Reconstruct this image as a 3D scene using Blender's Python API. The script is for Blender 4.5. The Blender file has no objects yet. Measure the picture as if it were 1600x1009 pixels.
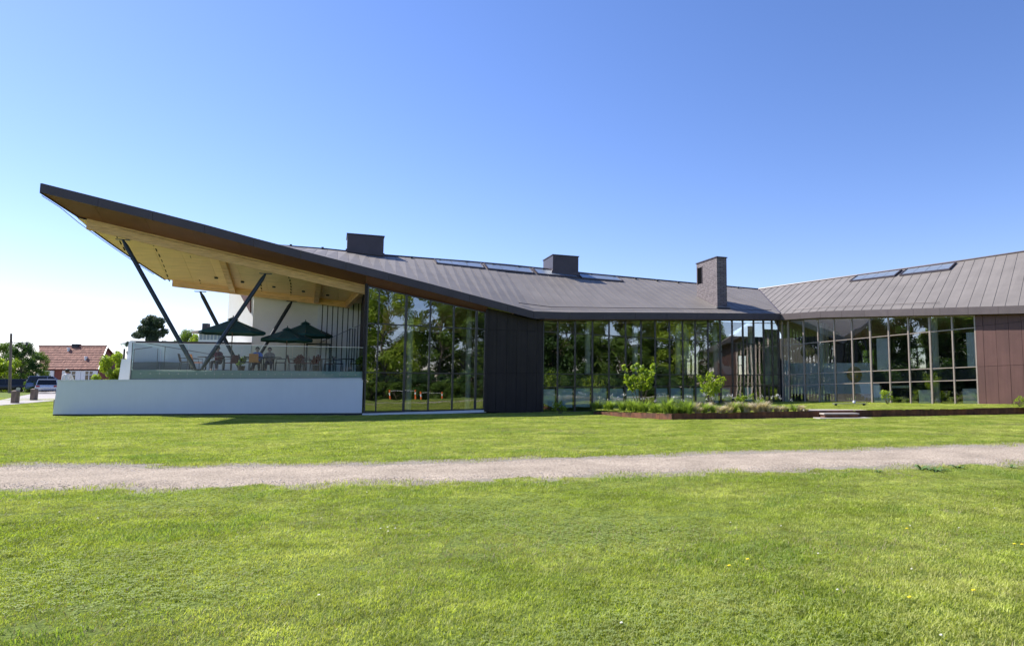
import bpy, math, random
import numpy as np
from mathutils import Vector, Matrix, Euler
R = math.radians
sc = bpy.context.scene
C = bpy.context.scene.collection
random.seed(7); rng = np.random.default_rng(7)

# ------------------------------------------------------------------ camera, sky, sun, exposure
FPX, CX, CY, EYE = 1069.0, 980.0, 504.5, 1.6
TILT = math.atan(98.5/FPX)
cam = bpy.data.objects.new('camera', bpy.data.cameras.new('camera')); C.objects.link(cam)
cam.location = (0, 0, EYE); cam.rotation_euler = (R(90)+TILT, 0, 0)
cam.data.sensor_width = 36; cam.data.lens = FPX/1600*36
cam.data.shift_x = -(CX-800)/1600
cam.data.clip_end = 3000; cam.data.clip_start = .1
sc.camera = cam
SUN_EL = R(44); SX, SY = -.94, .341
world = bpy.data.worlds.new('World'); sc.world = world; world.use_nodes = True
wn = world.node_tree.nodes; wl = world.node_tree.links; wn.clear()
sky = wn.new('ShaderNodeTexSky'); sky.sky_type = 'NISHITA'; sky.sun_disc = False
sky.sun_elevation = SUN_EL; sky.sun_rotation = math.atan2(SX, SY)
sky.altitude = 0; sky.air_density = 1.0; sky.dust_density = 0.2; sky.ozone_density = 3.0
hs = wn.new('ShaderNodeHueSaturation'); hs.inputs['Saturation'].default_value = 1.14; hs.inputs['Value'].default_value = 1.0; hs.inputs['Hue'].default_value = .5
bg = wn.new('ShaderNodeBackground'); bg.inputs[1].default_value = .082
wo = wn.new('ShaderNodeOutputWorld')
tn = wn.new('ShaderNodeVectorMath'); tn.operation = 'MULTIPLY'; tn.inputs[1].default_value = (1.12, .965, 1.12)
wl.new(sky.outputs[0], hs.inputs['Color']); wl.new(hs.outputs[0], tn.inputs[0]); gm_ = wn.new('ShaderNodeGamma'); gm_.inputs[1].default_value = 1.04; wl.new(tn.outputs[0], gm_.inputs[0]); wl.new(gm_.outputs[0], bg.inputs[0]); wl.new(bg.outputs[0], wo.inputs[0])
sl = bpy.data.lights.new('sun', 'SUN'); sl.energy = 4.2; sl.angle = R(.53); sl.color = (1, .955, .88)
so = bpy.data.objects.new('sun', sl); C.objects.link(so)
sdir = Vector((SX*math.cos(SUN_EL), SY*math.cos(SUN_EL), math.sin(SUN_EL)))
so.rotation_euler = sdir.to_track_quat('Z', 'Y').to_euler(); so.location = (-40, 20, 50)
sc.view_settings.view_transform = 'Standard'; sc.view_settings.look = 'None'
sc.view_settings.exposure = 1.06; sc.view_settings.gamma = 1.0
sc.render.engine = 'CYCLES'
try:
    sc.cycles.max_bounces = 8; sc.cycles.transparent_max_bounces = 16; sc.cycles.use_denoising = True
except Exception: pass

# ------------------------------------------------------------------ pixel rays of the photograph
_f = Vector((0, math.cos(TILT), math.sin(TILT))); _u = Vector((0, -math.sin(TILT), math.cos(TILT)))
EYEV = Vector((0, 0, EYE))
def ray(px, py): return _f + Vector((1, 0, 0))*((px-CX)/FPX) - _u*((py-CY)/FPX)
def atY(px, py, Y): d = ray(px, py); return EYEV + d*(Y/d.y)
def atZ(px, py, z): d = ray(px, py); return EYEV + d*((z-EYE)/d.z)
def clamp(a, lo=0., hi=1.): return max(lo, min(hi, a))
def sm(t): t = clamp(t); return t*t*(3-2*t)
def gz(x, y):
    z = .011*clamp(x, 0, 30)*sm((y-6)/12)
    z += .17*sm((-14-x)/13)*sm((y-24)/8)
    z += clamp(.02*max(0, y-36), 0, .75)*sm((-22-x)/8)
    z -= 1.3*sm((-2-y)/16)
    return z
def onG(px, py):
    z = 0
    for _ in range(8):
        p = atZ(px, py, z); z = gz(p.x, p.y)
    return Vector((p.x, p.y, z))

# ------------------------------------------------------------------ mesh helper
class MB:
    def __init__(s): s.v = []; s.f = []
    def add(s, vs, fs):
        n = len(s.v); s.v += [tuple(v) for v in vs]; s.f += [tuple(i+n for i in f) for f in fs]; return s
    def hexa(s, a, b):      # a,b: equally long rings, closed solid
        n = len(a); fs = [tuple(range(n))[::-1], tuple(range(n, 2*n))]
        fs += [(i, (i+1) % n, n+(i+1) % n, n+i) for i in range(n)]
        return s.add(list(a)+list(b), fs)
    def box(s, x0, x1, y0, y1, z0, z1):
        return s.hexa([(x0,y0,z0),(x1,y0,z0),(x1,y1,z0),(x0,y1,z0)], [(x0,y0,z1),(x1,y0,z1),(x1,y1,z1),(x0,y1,z1)])
    def obox(s, c, ax, hx, hy, z0, z1):     # c=(x,y) centre, ax unit dir, half sizes
        c = Vector((c[0], c[1], 0)); a = Vector((ax[0], ax[1], 0)).normalized(); b = Vector((-a.y, a.x, 0))
        q = [c-a*hx-b*hy, c+a*hx-b*hy, c+a*hx+b*hy, c-a*hx+b*hy]
        return s.hexa([(p.x,p.y,z0) for p in q], [(p.x,p.y,z1) for p in q])
    def tube(s, pts, rs, n=8, cap=True):
        pts = [Vector(p) for p in pts]
        if not hasattr(rs, '__len__'): rs = [rs]*len(pts)
        base = len(s.v); up = None
        for i, p in enumerate(pts):
            d = (pts[min(i+1, len(pts)-1)]-pts[max(i-1, 0)]).normalized()
            if up is None: up = Vector((0,0,1)) if abs(d.z) < .9 else Vector((1,0,0))
            a = d.cross(up).normalized(); b = a.cross(d).normalized(); up = b
            for k in range(n):
                t = 2*math.pi*k/n; q = p+(a*math.cos(t)+b*math.sin(t))*rs[i]; s.v.append(tuple(q))
        for i in range(len(pts)-1):
            for k in range(n):
                s.f.append((base+i*n+k, base+i*n+(k+1) % n, base+(i+1)*n+(k+1) % n, base+(i+1)*n+k))
        if cap:
            s.f.append(tuple(base+k for k in range(n))[::-1]); e = base+(len(pts)-1)*n
            s.f.append(tuple(e+k for k in range(n)))
        return s
    def lathe(s, c, prof, n=16):
        base = len(s.v); c = Vector(c)
        for r, z in prof:
            for k in range(n):
                t = 2*math.pi*k/n; s.v.append((c.x+r*math.cos(t), c.y+r*math.sin(t), c.z+z))
        for i in range(len(prof)-1):
            for k in range(n):
                s.f.append((base+i*n+k, base+i*n+(k+1) % n, base+(i+1)*n+(k+1) % n, base+(i+1)*n+k))
        s.f.append(tuple(base+k for k in range(n))[::-1]); e = base+(len(prof)-1)*n
        s.f.append(tuple(e+k for k in range(n))); return s
    def ball(s, c, r, n=10, m=7, sz=1., sx=1., sy=1.):
        c = Vector(c); base = len(s.v)
        for j in range(1, m):
            ph = math.pi*j/m
            for k in range(n):
                t = 2*math.pi*k/n; s.v.append((c.x+r*sx*math.sin(ph)*math.cos(t), c.y+r*sy*math.sin(ph)*math.sin(t), c.z+r*sz*math.cos(ph)))
        top = len(s.v); s.v.append((c.x, c.y, c.z+r*sz)); s.v.append((c.x, c.y, c.z-r*sz))
        for j in range(m-2):
            for k in range(n):
                s.f.append((base+j*n+k, base+(j+1)*n+k, base+(j+1)*n+(k+1) % n, base+j*n+(k+1) % n))
        for k in range(n):
            s.f.append((top, base+k, base+(k+1) % n)); e = base+(m-2)*n
            s.f.append((top+1, e+(k+1) % n, e+k))
        return s
def rootloc(o):
    while o is not None and o.parent is not None: o = o.parent
    return Vector(o.location) if o is not None else Vector((0,0,0))
def tag(o, label=None, cat=None, group=None, kind=None):
    if label: o['label'] = label
    if cat: o['category'] = cat
    if group: o['group'] = group
    if kind: o['kind'] = kind
    return o
def obj(name, mb, mat, parent=None, smooth=False, bevel=0, kind=None, org=None):
    off = rootloc(parent) if parent is not None else Vector(org if org is not None else (0,0,0))
    me = bpy.data.meshes.new(name)
    me.from_pydata([(x-off.x, y-off.y, z-off.z) for x, y, z in mb.v], [], mb.f)
    me.update()
    if mat is not None: me.materials.append(mat)
    o = bpy.data.objects.new(name, me); C.objects.link(o)
    if parent is not None: o.parent = parent
    elif org is not None: o.location = off
    if smooth:
        me.polygons.foreach_set('use_smooth', [True]*len(me.polygons))
        try: me.set_sharp_from_angle(angle=R(40))
        except Exception: pass
    if bevel:
        m = o.modifiers.new('bevel', 'BEVEL'); m.width = bevel; m.segments = 2; m.limit_method = 'ANGLE'; m.angle_limit = R(40)
    if kind: o['kind'] = kind
    return o
def thing(name, label, cat, loc=(0,0,0), group=None):
    o = bpy.data.objects.new(name, None); C.objects.link(o); o.location = loc; o.empty_display_size = .3
    return tag(o, label, cat, group)
def fastmesh(name, V, F, mat, attrs=None):      # V (n,3), F (m,k) all same k
    me = bpy.data.meshes.new(name); V = np.asarray(V, dtype=np.float32); F = np.asarray(F, dtype=np.int32)
    m, k = F.shape
    me.vertices.add(len(V)); me.vertices.foreach_set('co', V.ravel())
    me.loops.add(m*k); me.loops.foreach_set('vertex_index', F.ravel())
    me.polygons.add(m); me.polygons.foreach_set('loop_start', np.arange(0, m*k, k, dtype=np.int32))
    try: me.polygons.foreach_set('loop_total', np.full(m, k, dtype=np.int32))
    except Exception: pass
    me.update(calc_edges=True); me.validate()
    if mat: me.materials.append(mat)
    for nm, arr in (attrs or {}).items():
        a = me.attributes.new(nm, 'FLOAT', 'POINT'); a.data.foreach_set('value', np.asarray(arr, dtype=np.float32))
    return me
def link(name, me, parent=None, loc=None):
    o = bpy.data.objects.new(name, me); C.objects.link(o)
    if parent is not None: o.parent = parent
    if loc is not None: o.location = loc
    return o

# ------------------------------------------------------------------ materials
def mat(name, col, rough=.6, metal=0., spec=.5, var=0., vscale=3., bump=0., bscale=30., rnd=0., stretch=None, col2=None, streak=0.):
    m = bpy.data.materials.new(name); m.use_nodes = True; nt = m.node_tree; N = nt.nodes; L = nt.links
    b = N['Principled BSDF']; b.inputs['Roughness'].default_value = rough; b.inputs['Metallic'].default_value = metal
    b.inputs['Specular IOR Level'].default_value = spec
    b.inputs['Base Color'].default_value = (*col, 1)
    tc = N.new('ShaderNodeTexCoord'); geo = N.new('ShaderNodeNewGeometry')
    mp = N.new('ShaderNodeMapping'); L.new(geo.outputs['Position'], mp.inputs[0])
    if stretch: mp.inputs['Scale'].default_value = stretch
    if var or rnd or streak:
        fac = None
        no = N.new('ShaderNodeTexNoise'); no.inputs['Scale'].default_value = vscale; no.inputs['Detail'].default_value = 6; no.inputs['Roughness'].default_value = .6
        L.new(mp.outputs[0], no.inputs['Vector'])
        cr = N.new('ShaderNodeMapRange'); cr.inputs[1].default_value = .3; cr.inputs[2].default_value = .7
        cr.inputs[3].default_value = 1-var; cr.inputs[4].default_value = 1+var; L.new(no.outputs[0], cr.inputs[0]); v = cr.outputs[0]
        if rnd:
            oi = N.new('ShaderNodeObjectInfo'); mr = N.new('ShaderNodeMapRange'); mr.inputs[3].default_value = 1-rnd; mr.inputs[4].default_value = 1+rnd
            L.new(oi.outputs['Random'], mr.inputs[0]); mu = N.new('ShaderNodeMath'); mu.operation = 'MULTIPLY'; L.new(v, mu.inputs[0]); L.new(mr.outputs[0], mu.inputs[1]); v = mu.outputs[0]
        if streak:
            m2 = N.new('ShaderNodeMapping'); m2.inputs['Scale'].default_value = (6, 6, .35); L.new(geo.outputs['Position'], m2.inputs[0])
            n2 = N.new('ShaderNodeTexNoise'); n2.inputs['Scale'].default_value = 1.2; n2.inputs['Detail'].default_value = 4; L.new(m2.outputs[0], n2.inputs['Vector'])
            r2 = N.new('ShaderNodeMapRange'); r2.inputs[1].default_value = .35; r2.inputs[2].default_value = .7; r2.inputs[3].default_value = 1-streak; r2.inputs[4].default_value = 1+streak*.6
            L.new(n2.outputs[0], r2.inputs[0]); mu = N.new('ShaderNodeMath'); mu.operation = 'MULTIPLY'; L.new(v, mu.inputs[0]); L.new(r2.outputs[0], mu.inputs[1]); v = mu.outputs[0]
        vm = N.new('ShaderNodeVectorMath'); vm.operation = 'SCALE'; L.new(v, vm.inputs['Scale'])
        if col2:
            mx = N.new('ShaderNodeMix'); mx.data_type = 'RGBA'; mx.inputs[6].default_value = (*col, 1); mx.inputs[7].default_value = (*col2, 1)
            n3 = N.new('ShaderNodeTexNoise'); n3.inputs['Scale'].default_value = vscale*.6; n3.inputs['Detail'].default_value = 3
            L.new(mp.outputs[0], n3.inputs['Vector']); r3 = N.new('ShaderNodeMapRange'); r3.inputs[1].default_value = .4; r3.inputs[2].default_value = .6
            L.new(n3.outputs[0], r3.inputs[0]); L.new(r3.outputs[0], mx.inputs[0]); L.new(mx.outputs[2], vm.inputs[0])
        else: vm.inputs[0].default_value = col
        L.new(vm.outputs[0], b.inputs['Base Color'])
    if bump:
        nb = N.new('ShaderNodeTexNoise'); nb.inputs['Scale'].default_value = bscale; nb.inputs['Detail'].default_value = 5
        L.new(mp.outputs[0], nb.inputs['Vector']); bp = N.new('ShaderNodeBump'); bp.inputs['Strength'].default_value = bump; bp.inputs['Distance'].default_value = .02
        L.new(nb.outputs[0], bp.inputs['Height']); L.new(bp.outputs[0], b.inputs['Normal'])
    return m
M = {}
M['roof'] = mat('patinated_copper_roof', (.2,.178,.16), .6, .1, .4, var=.12, vscale=.7, bump=.12, bscale=3, rnd=.035)
M['fascia'] = mat('dark_copper_fascia', (.07,.055,.06), .45, .3, var=.12, vscale=1.5, rnd=.06, bump=.1, bscale=5)
M['clad'] = mat('brown_copper_cladding', (.135,.066,.055), .55, .15, var=.16, vscale=.7, rnd=.06, streak=.12, bump=.12, bscale=2)
M['clad_shade'] = mat('shade_toned_cladding', (.034,.026,.024), .6, .1, .3, var=.16, vscale=.8, rnd=.08, streak=.16, bump=.12, bscale=2)  # same cladding, with the shade it stands in put into its colour
M['fascia_right'] = mat('brown_grey_fascia', (.13,.103,.1), .5, .2, var=.12, vscale=1.5, rnd=.06)
M['soffit'] = mat('brown_copper_soffit', (.19,.075,.05), .55, .1, var=.1, vscale=1.2, rnd=.04)
M['glulam'] = mat('glulam_timber', (.86,.54,.24), .55, 0, var=.22, vscale=5, stretch=(.5,.5,5), col2=(.74,.44,.18), bump=.2, bscale=14, rnd=.04)
M['ceiling'] = mat('timber_ceiling', (.92,.64,.33), .6, 0, var=.1, vscale=2.5, stretch=(.35,2.2,1), rnd=.06)
M['steel'] = mat('dark_painted_steel', (.035,.045,.05), .4, .3, var=.1)
M['frame'] = mat('bronze_window_frame', (.4,.325,.27), .45, .3, var=.1)
M['frame_shade'] = mat('shade_toned_window_frame', (.075,.065,.06), .45, .3, var=.1)  # darker copy of the bronze frame, shade painted in for the unlit fronts
M['render_white'] = mat('bright_white_render', (.78,.78,.77), .85, 0, var=.03)
M['render'] = mat('white_render', (.78,.8,.82), .85, 0, var=.03, vscale=.6, bump=.1, bscale=60, streak=.012)
M['render_warm'] = mat('pale_grey_render', (.8,.775,.7), .85, 0, var=.04, vscale=1, bump=.12, bscale=60)
M['plinth'] = mat('dark_plinth', (.04,.042,.05), .8, var=.2)
M['corten'] = mat('weathering_steel', (.2,.075,.035), .85, .1, var=.35, vscale=3, streak=.3, bump=.3, bscale=30, col2=(.12,.05,.03))
M['concrete'] = mat('pale_concrete', (.38,.335,.3), .85, var=.12, vscale=4, bump=.2, bscale=50)
def slatemat():
    m = bpy.data.materials.new('chimney_slate'); m.use_nodes = True; N = m.node_tree.nodes; L = m.node_tree.links; b = N['Principled BSDF']; b.inputs['Roughness'].default_value = .75
    geo = N.new('ShaderNodeNewGeometry'); sp = N.new('ShaderNodeSeparateXYZ'); L.new(geo.outputs['Position'], sp.inputs[0]); ad = N.new('ShaderNodeMath'); ad.operation = 'SUBTRACT'; L.new(sp.outputs[0], ad.inputs[0]); L.new(sp.outputs[1], ad.inputs[1])
    cx = N.new('ShaderNodeCombineXYZ'); L.new(ad.outputs[0], cx.inputs[0]); L.new(sp.outputs[2], cx.inputs[1]); bt = N.new('ShaderNodeTexBrick'); bt.inputs['Scale'].default_value = 3.2; bt.inputs['Mortar Size'].default_value = .025; bt.inputs['Row Height'].default_value = .42; bt.inputs['Brick Width'].default_value = .8
    bt.inputs['Color1'].default_value = (.2,.168,.172,1); bt.inputs['Color2'].default_value = (.13,.108,.112,1); bt.inputs['Mortar'].default_value = (.05,.042,.045,1); L.new(cx.outputs[0], bt.inputs['Vector']); L.new(bt.outputs[0], b.inputs['Base Color'])
    bp = N.new('ShaderNodeBump'); bp.invert = True; bp.inputs['Distance'].default_value = .02; L.new(bt.outputs['Fac'], bp.inputs['Height']); L.new(bp.outputs[0], b.inputs['Normal']); return m
M['slate'] = slatemat()
M['black'] = mat('black_void', (.008,.008,.009), 1, 0, 0)
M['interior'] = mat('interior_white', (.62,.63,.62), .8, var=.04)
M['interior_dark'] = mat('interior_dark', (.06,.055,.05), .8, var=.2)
M['floor'] = mat('interior_floor', (.42,.38,.33), .5, var=.1)
M['slabedge'] = mat('black_slab_edge', (.02,.02,.022), .5)
M['column'] = mat('white_column', (.72,.72,.64), .6, var=.03)
M['blind'] = mat('pale_blue_blind', (.66,.82,.9), .8, var=.06, vscale=3)
M['greypanel'] = mat('grey_blue_panel', (.72,.78,.8), .7, var=.05)
M['brass'] = mat('brass_ribbon', (.85,.64,.24), .4, .3, var=.1)
M['umbrella'] = mat('dark_green_canvas', (.014,.07,.06), .8, var=.15, vscale=6)
M['wood'] = mat('weathered_wood', (.2,.15,.12), .85, var=.3, vscale=8, stretch=(1,1,.2), bump=.4, bscale=40)
M['darkplastic'] = mat('black_plastic', (.03,.03,.032), .5)
M['redweave'] = mat('red_brown_weave', (.2,.06,.05), .7, var=.2, vscale=20)
M['orange'] = mat('orange_blanket', (.75,.25,.08), .9, var=.1, vscale=8)
M['chrome'] = mat('brushed_steel', (.5,.5,.5), .3, .9)
M['trunk'] = mat('bark', (.11,.085,.06), .9, var=.35, vscale=6, stretch=(1,1,.25), bump=.6, bscale=18)
M['skyglass'] = mat('skylight_glass', (.28,.33,.38), .3, .4, 1.0, var=.08)
M['lead'] = mat('grey_lead_trim', (.2,.2,.21), .5, .4, var=.1)

def glass(name, refl, tint, bump=.009, rough=0., ior=1.5):
    m = bpy.data.materials.new(name); m.use_nodes = True; N = m.node_tree.nodes; L = m.node_tree.links; N.clear()
    out = N.new('ShaderNodeOutputMaterial'); mx = N.new('ShaderNodeMixShader'); tr = N.new('ShaderNodeBsdfTransparent'); gl = N.new('ShaderNodeBsdfGlossy')
    tr.inputs[0].default_value = (*tint, 1); gl.inputs['Roughness'].default_value = rough; gl.inputs[0].default_value = (.95,.97,1,1)
    fr = N.new('ShaderNodeFresnel'); fr.inputs[0].default_value = ior
    ma = N.new('ShaderNodeMapRange'); ma.inputs[3].default_value = refl; ma.inputs[4].default_value = 1; L.new(fr.outputs[0], ma.inputs[0])
    L.new(ma.outputs[0], mx.inputs[0]); L.new(tr.outputs[0], mx.inputs[1]); L.new(gl.outputs[0], mx.inputs[2]); L.new(mx.outputs[0], out.inputs[0])
    if bump:
        geo = N.new('ShaderNodeNewGeometry'); oi = N.new('ShaderNodeObjectInfo'); ad = N.new('ShaderNodeVectorMath'); ad.operation = 'ADD'
        sc_ = N.new('ShaderNodeVectorMath'); sc_.operation = 'SCALE'; sc_.inputs['Scale'].default_value = 40; L.new(oi.outputs['Random'], sc_.inputs[0])
        L.new(geo.outputs['Position'], ad.inputs[0]); L.new(sc_.outputs[0], ad.inputs[1])
        no = N.new('ShaderNodeTexNoise'); no.inputs['Scale'].default_value = .55; no.inputs['Detail'].default_value = 1; L.new(ad.outputs[0], no.inputs['Vector'])
        bp = N.new('ShaderNodeBump'); bp.inputs['Strength'].default_value = 1; bp.inputs['Distance'].default_value = bump; L.new(no.outputs[0], bp.inputs['Height'])
        L.new(bp.outputs[0], gl.inputs['Normal'])
    return m
M['glass'] = glass('facade_glass', .13, (.94,.97,.955))
M['railglass'] = glass('railing_glass', .0, (.88,.96,.95), bump=0, ior=1.22)
M['carglass'] = glass('car_glass', .12, (.25,.3,.3), bump=0)

def leafmat(name, c1, c2, trans=.45, seed=0.):
    m = bpy.data.materials.new(name); m.use_nodes = True; N = m.node_tree.nodes; L = m.node_tree.links; N.clear()
    out = N.new('ShaderNodeOutputMaterial'); mx = N.new('ShaderNodeMixShader'); mx.inputs[0].default_value = trans
    df = N.new('ShaderNodeBsdfPrincipled'); df.inputs['Roughness'].default_value = .55; df.inputs['Specular IOR Level'].default_value = .35; tl = N.new('ShaderNodeBsdfTranslucent')
    at = N.new('ShaderNodeAttribute'); at.attribute_name = 'tint'; oi = N.new('ShaderNodeObjectInfo')
    geo = N.new('ShaderNodeNewGeometry'); no = N.new('ShaderNodeTexNoise'); no.inputs['Scale'].default_value = .5; no.inputs['Detail'].default_value = 3; L.new(geo.outputs['Position'], no.inputs['Vector'])
    a = N.new('ShaderNodeMath'); a.operation = 'ADD'; L.new(at.outputs['Fac'], a.inputs[0]); L.new(no.outputs[0], a.inputs[1])
    h = N.new('ShaderNodeMath'); h.operation = 'MULTIPLY'; h.inputs[1].default_value = .5; L.new(a.outputs[0], h.inputs[0])
    cm = N.new('ShaderNodeMix'); cm.data_type = 'RGBA'; cm.inputs[6].default_value = (*c1, 1); cm.inputs[7].default_value = (*c2, 1); L.new(h.outputs[0], cm.inputs[0])
    L.new(cm.outputs[2], df.inputs['Base Color'])
    br = N.new('ShaderNodeVectorMath'); br.operation = 'MULTIPLY'; br.inputs[1].default_value = (1.25, 1.35, .6); L.new(cm.outputs[2], br.inputs[0]); L.new(br.outputs[0], tl.inputs[0])
    L.new(df.outputs[0], mx.inputs[1]); L.new(tl.outputs[0], mx.inputs[2]); L.new(mx.outputs[0], out.inputs[0])
    return m
M['leaf'] = leafmat('mid_green_leaves', (.035,.085,.012), (.2,.28,.045))
M['leaf_dark'] = leafmat('dark_green_leaves', (.02,.055,.012), (.09,.16,.03))
M['leaf_lime'] = leafmat('lime_green_leaves', (.15,.24,.02), (.4,.46,.05))
M['needle'] = leafmat('pine_needles', (.022,.045,.02), (.07,.11,.055), .2)
M['leaf_red'] = leafmat('red_leaves', (.12,.02,.02), (.3,.06,.04), .3)

# ------------------------------------------------------------------ ground, path
FAR = [(-400,731),(0,729),(300,728),(500,727),(750,721),(1000,713),(1300,704),(1600,695.5),(2000,684)]
NEAR = [(-400,769),(0,766),(300,762),(500,756),(750,749),(1000,740),(1300,731),(1600,721),(2000,709)]
FARW = [onG(*p) for p in FAR]; NEARW = [onG(*p) for p in NEAR]
FARW = [FARW[0]+(FARW[0]-FARW[1])*12] + FARW + [FARW[-1]+(FARW[-1]-FARW[-2])*8]
NEARW = [NEARW[0]+(NEARW[0]-NEARW[1])*12] + NEARW + [NEARW[-1]+(NEARW[-1]-NEARW[-2])*8]
fx, fy = [p.x for p in FARW], [p.y for p in FARW]; nx, ny = [p.x for p in NEARW], [p.y for p in NEARW]
def wob(x, ph): return .13*math.sin(x*1.3+ph)+.09*math.sin(x*3.1+ph*2)+.06*math.sin(x*7.3+ph)
def path_y(x): return float(np.interp(x, nx, ny))+wob(x, 1.), float(np.interp(x, fx, fy))+wob(x, 4.)
def bumpz(X, Y):
    return .006*np.sin(X*1.7+.6*np.sin(Y*1.1))*np.sin(Y*1.9+1.3)+.003*np.sin(X*4.1+Y*2.3)+.02*np.sin(X*.45+2)*np.sin(Y*.5)
def gzb(x, y): return gz(x, y)+float(bumpz(np.array(x), np.array(y)))*sm((60-abs(y))/20)*(.25+.75*sm((abs(y-sum(path_y(x))/2)-1.2)/1.5))
def axis(lo, hi, a, b, fine, growth=1.35):
    xs = list(np.arange(a, b+1e-6, fine)); s = fine
    while xs[-1] < hi: s *= growth; xs.append(min(hi, xs[-1]+s))
    s = fine; pre = []
    x = a
    while x > lo: s *= growth; x = max(lo, x-s); pre.append(x)
    return np.array(pre[::-1]+xs)
gx = axis(-900, 900, -40, 26, .3); gy = axis(-900, 900, 2.5, 44, .25)
GX, GY = np.meshgrid(gx, gy); nxv, nyv = len(gx), len(gy)
GZ = np.array([[gzb(x, y) for x in gx] for y in gy])
def gzi(x, y):
    i = int(np.clip(np.searchsorted(gx, x)-1, 0, nxv-2)); j = int(np.clip(np.searchsorted(gy, y)-1, 0, nyv-2))
    u = (x-gx[i])/(gx[i+1]-gx[i]); v = (y-gy[j])/(gy[j+1]-gy[j])
    return float(GZ[j,i]*(1-u)*(1-v)+GZ[j,i+1]*u*(1-v)+GZ[j+1,i]*(1-u)*v+GZ[j+1,i+1]*u*v)
verge = np.zeros_like(GZ)
for i, x in enumerate(gx):
    a, b = path_y(float(x)); yy = gy; d = np.where(yy < a, a-yy, np.where(yy > b, yy-b, 0)); verge[:, i] = np.exp(-(d/.85)**2)
V = np.stack([GX, GY, GZ], -1).reshape(-1, 3)
idx = np.arange(nxv*nyv).reshape(nyv, nxv)
F = np.stack([idx[:-1,:-1], idx[:-1,1:], idx[1:,1:], idx[1:,:-1]], -1).reshape(-1, 4)
def groundmat():
    m = bpy.data.materials.new('lawn_ground'); m.use_nodes = True; N = m.node_tree.nodes; L = m.node_tree.links
    b = N['Principled BSDF']; b.inputs['Roughness'].default_value = .95; b.inputs['Specular IOR Level'].default_value = .1
    geo = N.new('ShaderNodeNewGeometry')
    def noise(s, d, r=.6):
        n = N.new('ShaderNodeTexNoise'); n.inputs['Scale'].default_value = s; n.inputs['Detail'].default_value = d; n.inputs['Roughness'].default_value = r; L.new(geo.outputs['Position'], n.inputs['Vector']); return n.outputs[0]
    def mixc(f, a, c):
        x = N.new('ShaderNodeMix'); x.data_type = 'RGBA'
        for k, v in ((0, f), (6, a), (7, c)):
            if hasattr(v, 'is_output'): L.new(v, x.inputs[k])
            else: x.inputs[k].default_value = (*v, 1) if k else v
        return x.outputs[2]
    def rng_(v, a, b_, c=0, d=1):
        x = N.new('ShaderNodeMapRange'); x.inputs[1].default_value = a; x.inputs[2].default_value = b_; x.inputs[3].default_value = c; x.inputs[4].default_value = d; L.new(v, x.inputs[0]); return x.outputs[0]
    g = mixc(rng_(noise(.35, 5), .35, .65), (.15,.2,.035), (.22,.27,.055))
    g = mixc(rng_(noise(30, 4), .35, .7), g, (.07,.1,.02))
    gr = mixc(rng_(noise(60, 3), .35, .7), (.36,.33,.27), (.17,.14,.1))
    at = N.new('ShaderNodeAttribute'); at.attribute_name = 'verge'
    ad = N.new('ShaderNodeMath'); ad.operation = 'ADD'; L.new(at.outputs['Fac'], ad.inputs[0]); L.new(rng_(noise(4, 6, .7), .3, .7, -.45, .45), ad.inputs[1])
    L.new(mixc(rng_(ad.outputs[0], .45, .62), g, gr), b.inputs['Base Color'])
    bp = N.new('ShaderNodeBump'); bp.inputs['Distance'].default_value = .04; bp.inputs['Strength'].default_value = .8; L.new(noise(25, 5), bp.inputs['Height']); L.new(bp.outputs[0], b.inputs['Normal'])
    return m
gm = fastmesh('ground', V, F, groundmat(), {'verge': verge.ravel()}); gm.polygons.foreach_set('use_smooth', [True]*len(gm.polygons))
tag(link('lawn_ground', gm), kind='structure')
def gravelmat():
    m = bpy.data.materials.new('gravel'); m.use_nodes = True; N = m.node_tree.nodes; L = m.node_tree.links; b = N['Principled BSDF']; b.inputs['Roughness'].default_value = .95; b.inputs['Specular IOR Level'].default_value = .1
    geo = N.new('ShaderNodeNewGeometry'); vo = N.new('ShaderNodeTexVoronoi'); vo.inputs['Scale'].default_value = 55; L.new(geo.outputs['Position'], vo.inputs['Vector'])
    n = N.new('ShaderNodeTexNoise'); n.inputs['Scale'].default_value = 1.1; n.inputs['Detail'].default_value = 7; L.new(geo.outputs['Position'], n.inputs['Vector'])
    r1 = N.new('ShaderNodeValToRGB'); r1.color_ramp.elements[0].color = (.18,.15,.12,1); r1.color_ramp.elements[1].color = (.52,.43,.34,1)
    e = r1.color_ramp.elements.new(.45); e.color = (.37,.305,.24,1); sp = N.new('ShaderNodeSeparateColor'); L.new(vo.outputs['Color'], sp.inputs[0]); L.new(sp.outputs[0], r1.inputs[0])
    mr = N.new('ShaderNodeMapRange'); mr.inputs[1].default_value = .3; mr.inputs[2].default_value = .7; mr.inputs[3].default_value = .8; mr.inputs[4].default_value = 1.15; L.new(n.outputs[0], mr.inputs[0])
    vm = N.new('ShaderNodeVectorMath'); vm.operation = 'SCALE'; L.new(r1.outputs[0], vm.inputs[0]); L.new(mr.outputs[0], vm.inputs['Scale']); L.new(vm.outputs[0], b.inputs['Base Color'])
    bp = N.new('ShaderNodeBump'); bp.inputs['Distance'].default_value = .01; bp.invert = True; L.new(vo.outputs['Distance'], bp.inputs['Height']); L.new(bp.outputs[0], b.inputs['Normal'])
    return m
M['gravel'] = gravelmat()
xs = np.arange(-32, 34, .12); PV_, PF_ = [], []
for i, x in enumerate(xs):
    a, b = path_y(float(x))
    for k in range(13):
        y = a+(b-a)*k/12; PV_.append((x, y, gzi(x, y)+(-.012 if k in (0, 12) else .006+.014*math.sin(math.pi*k/12))))
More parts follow.
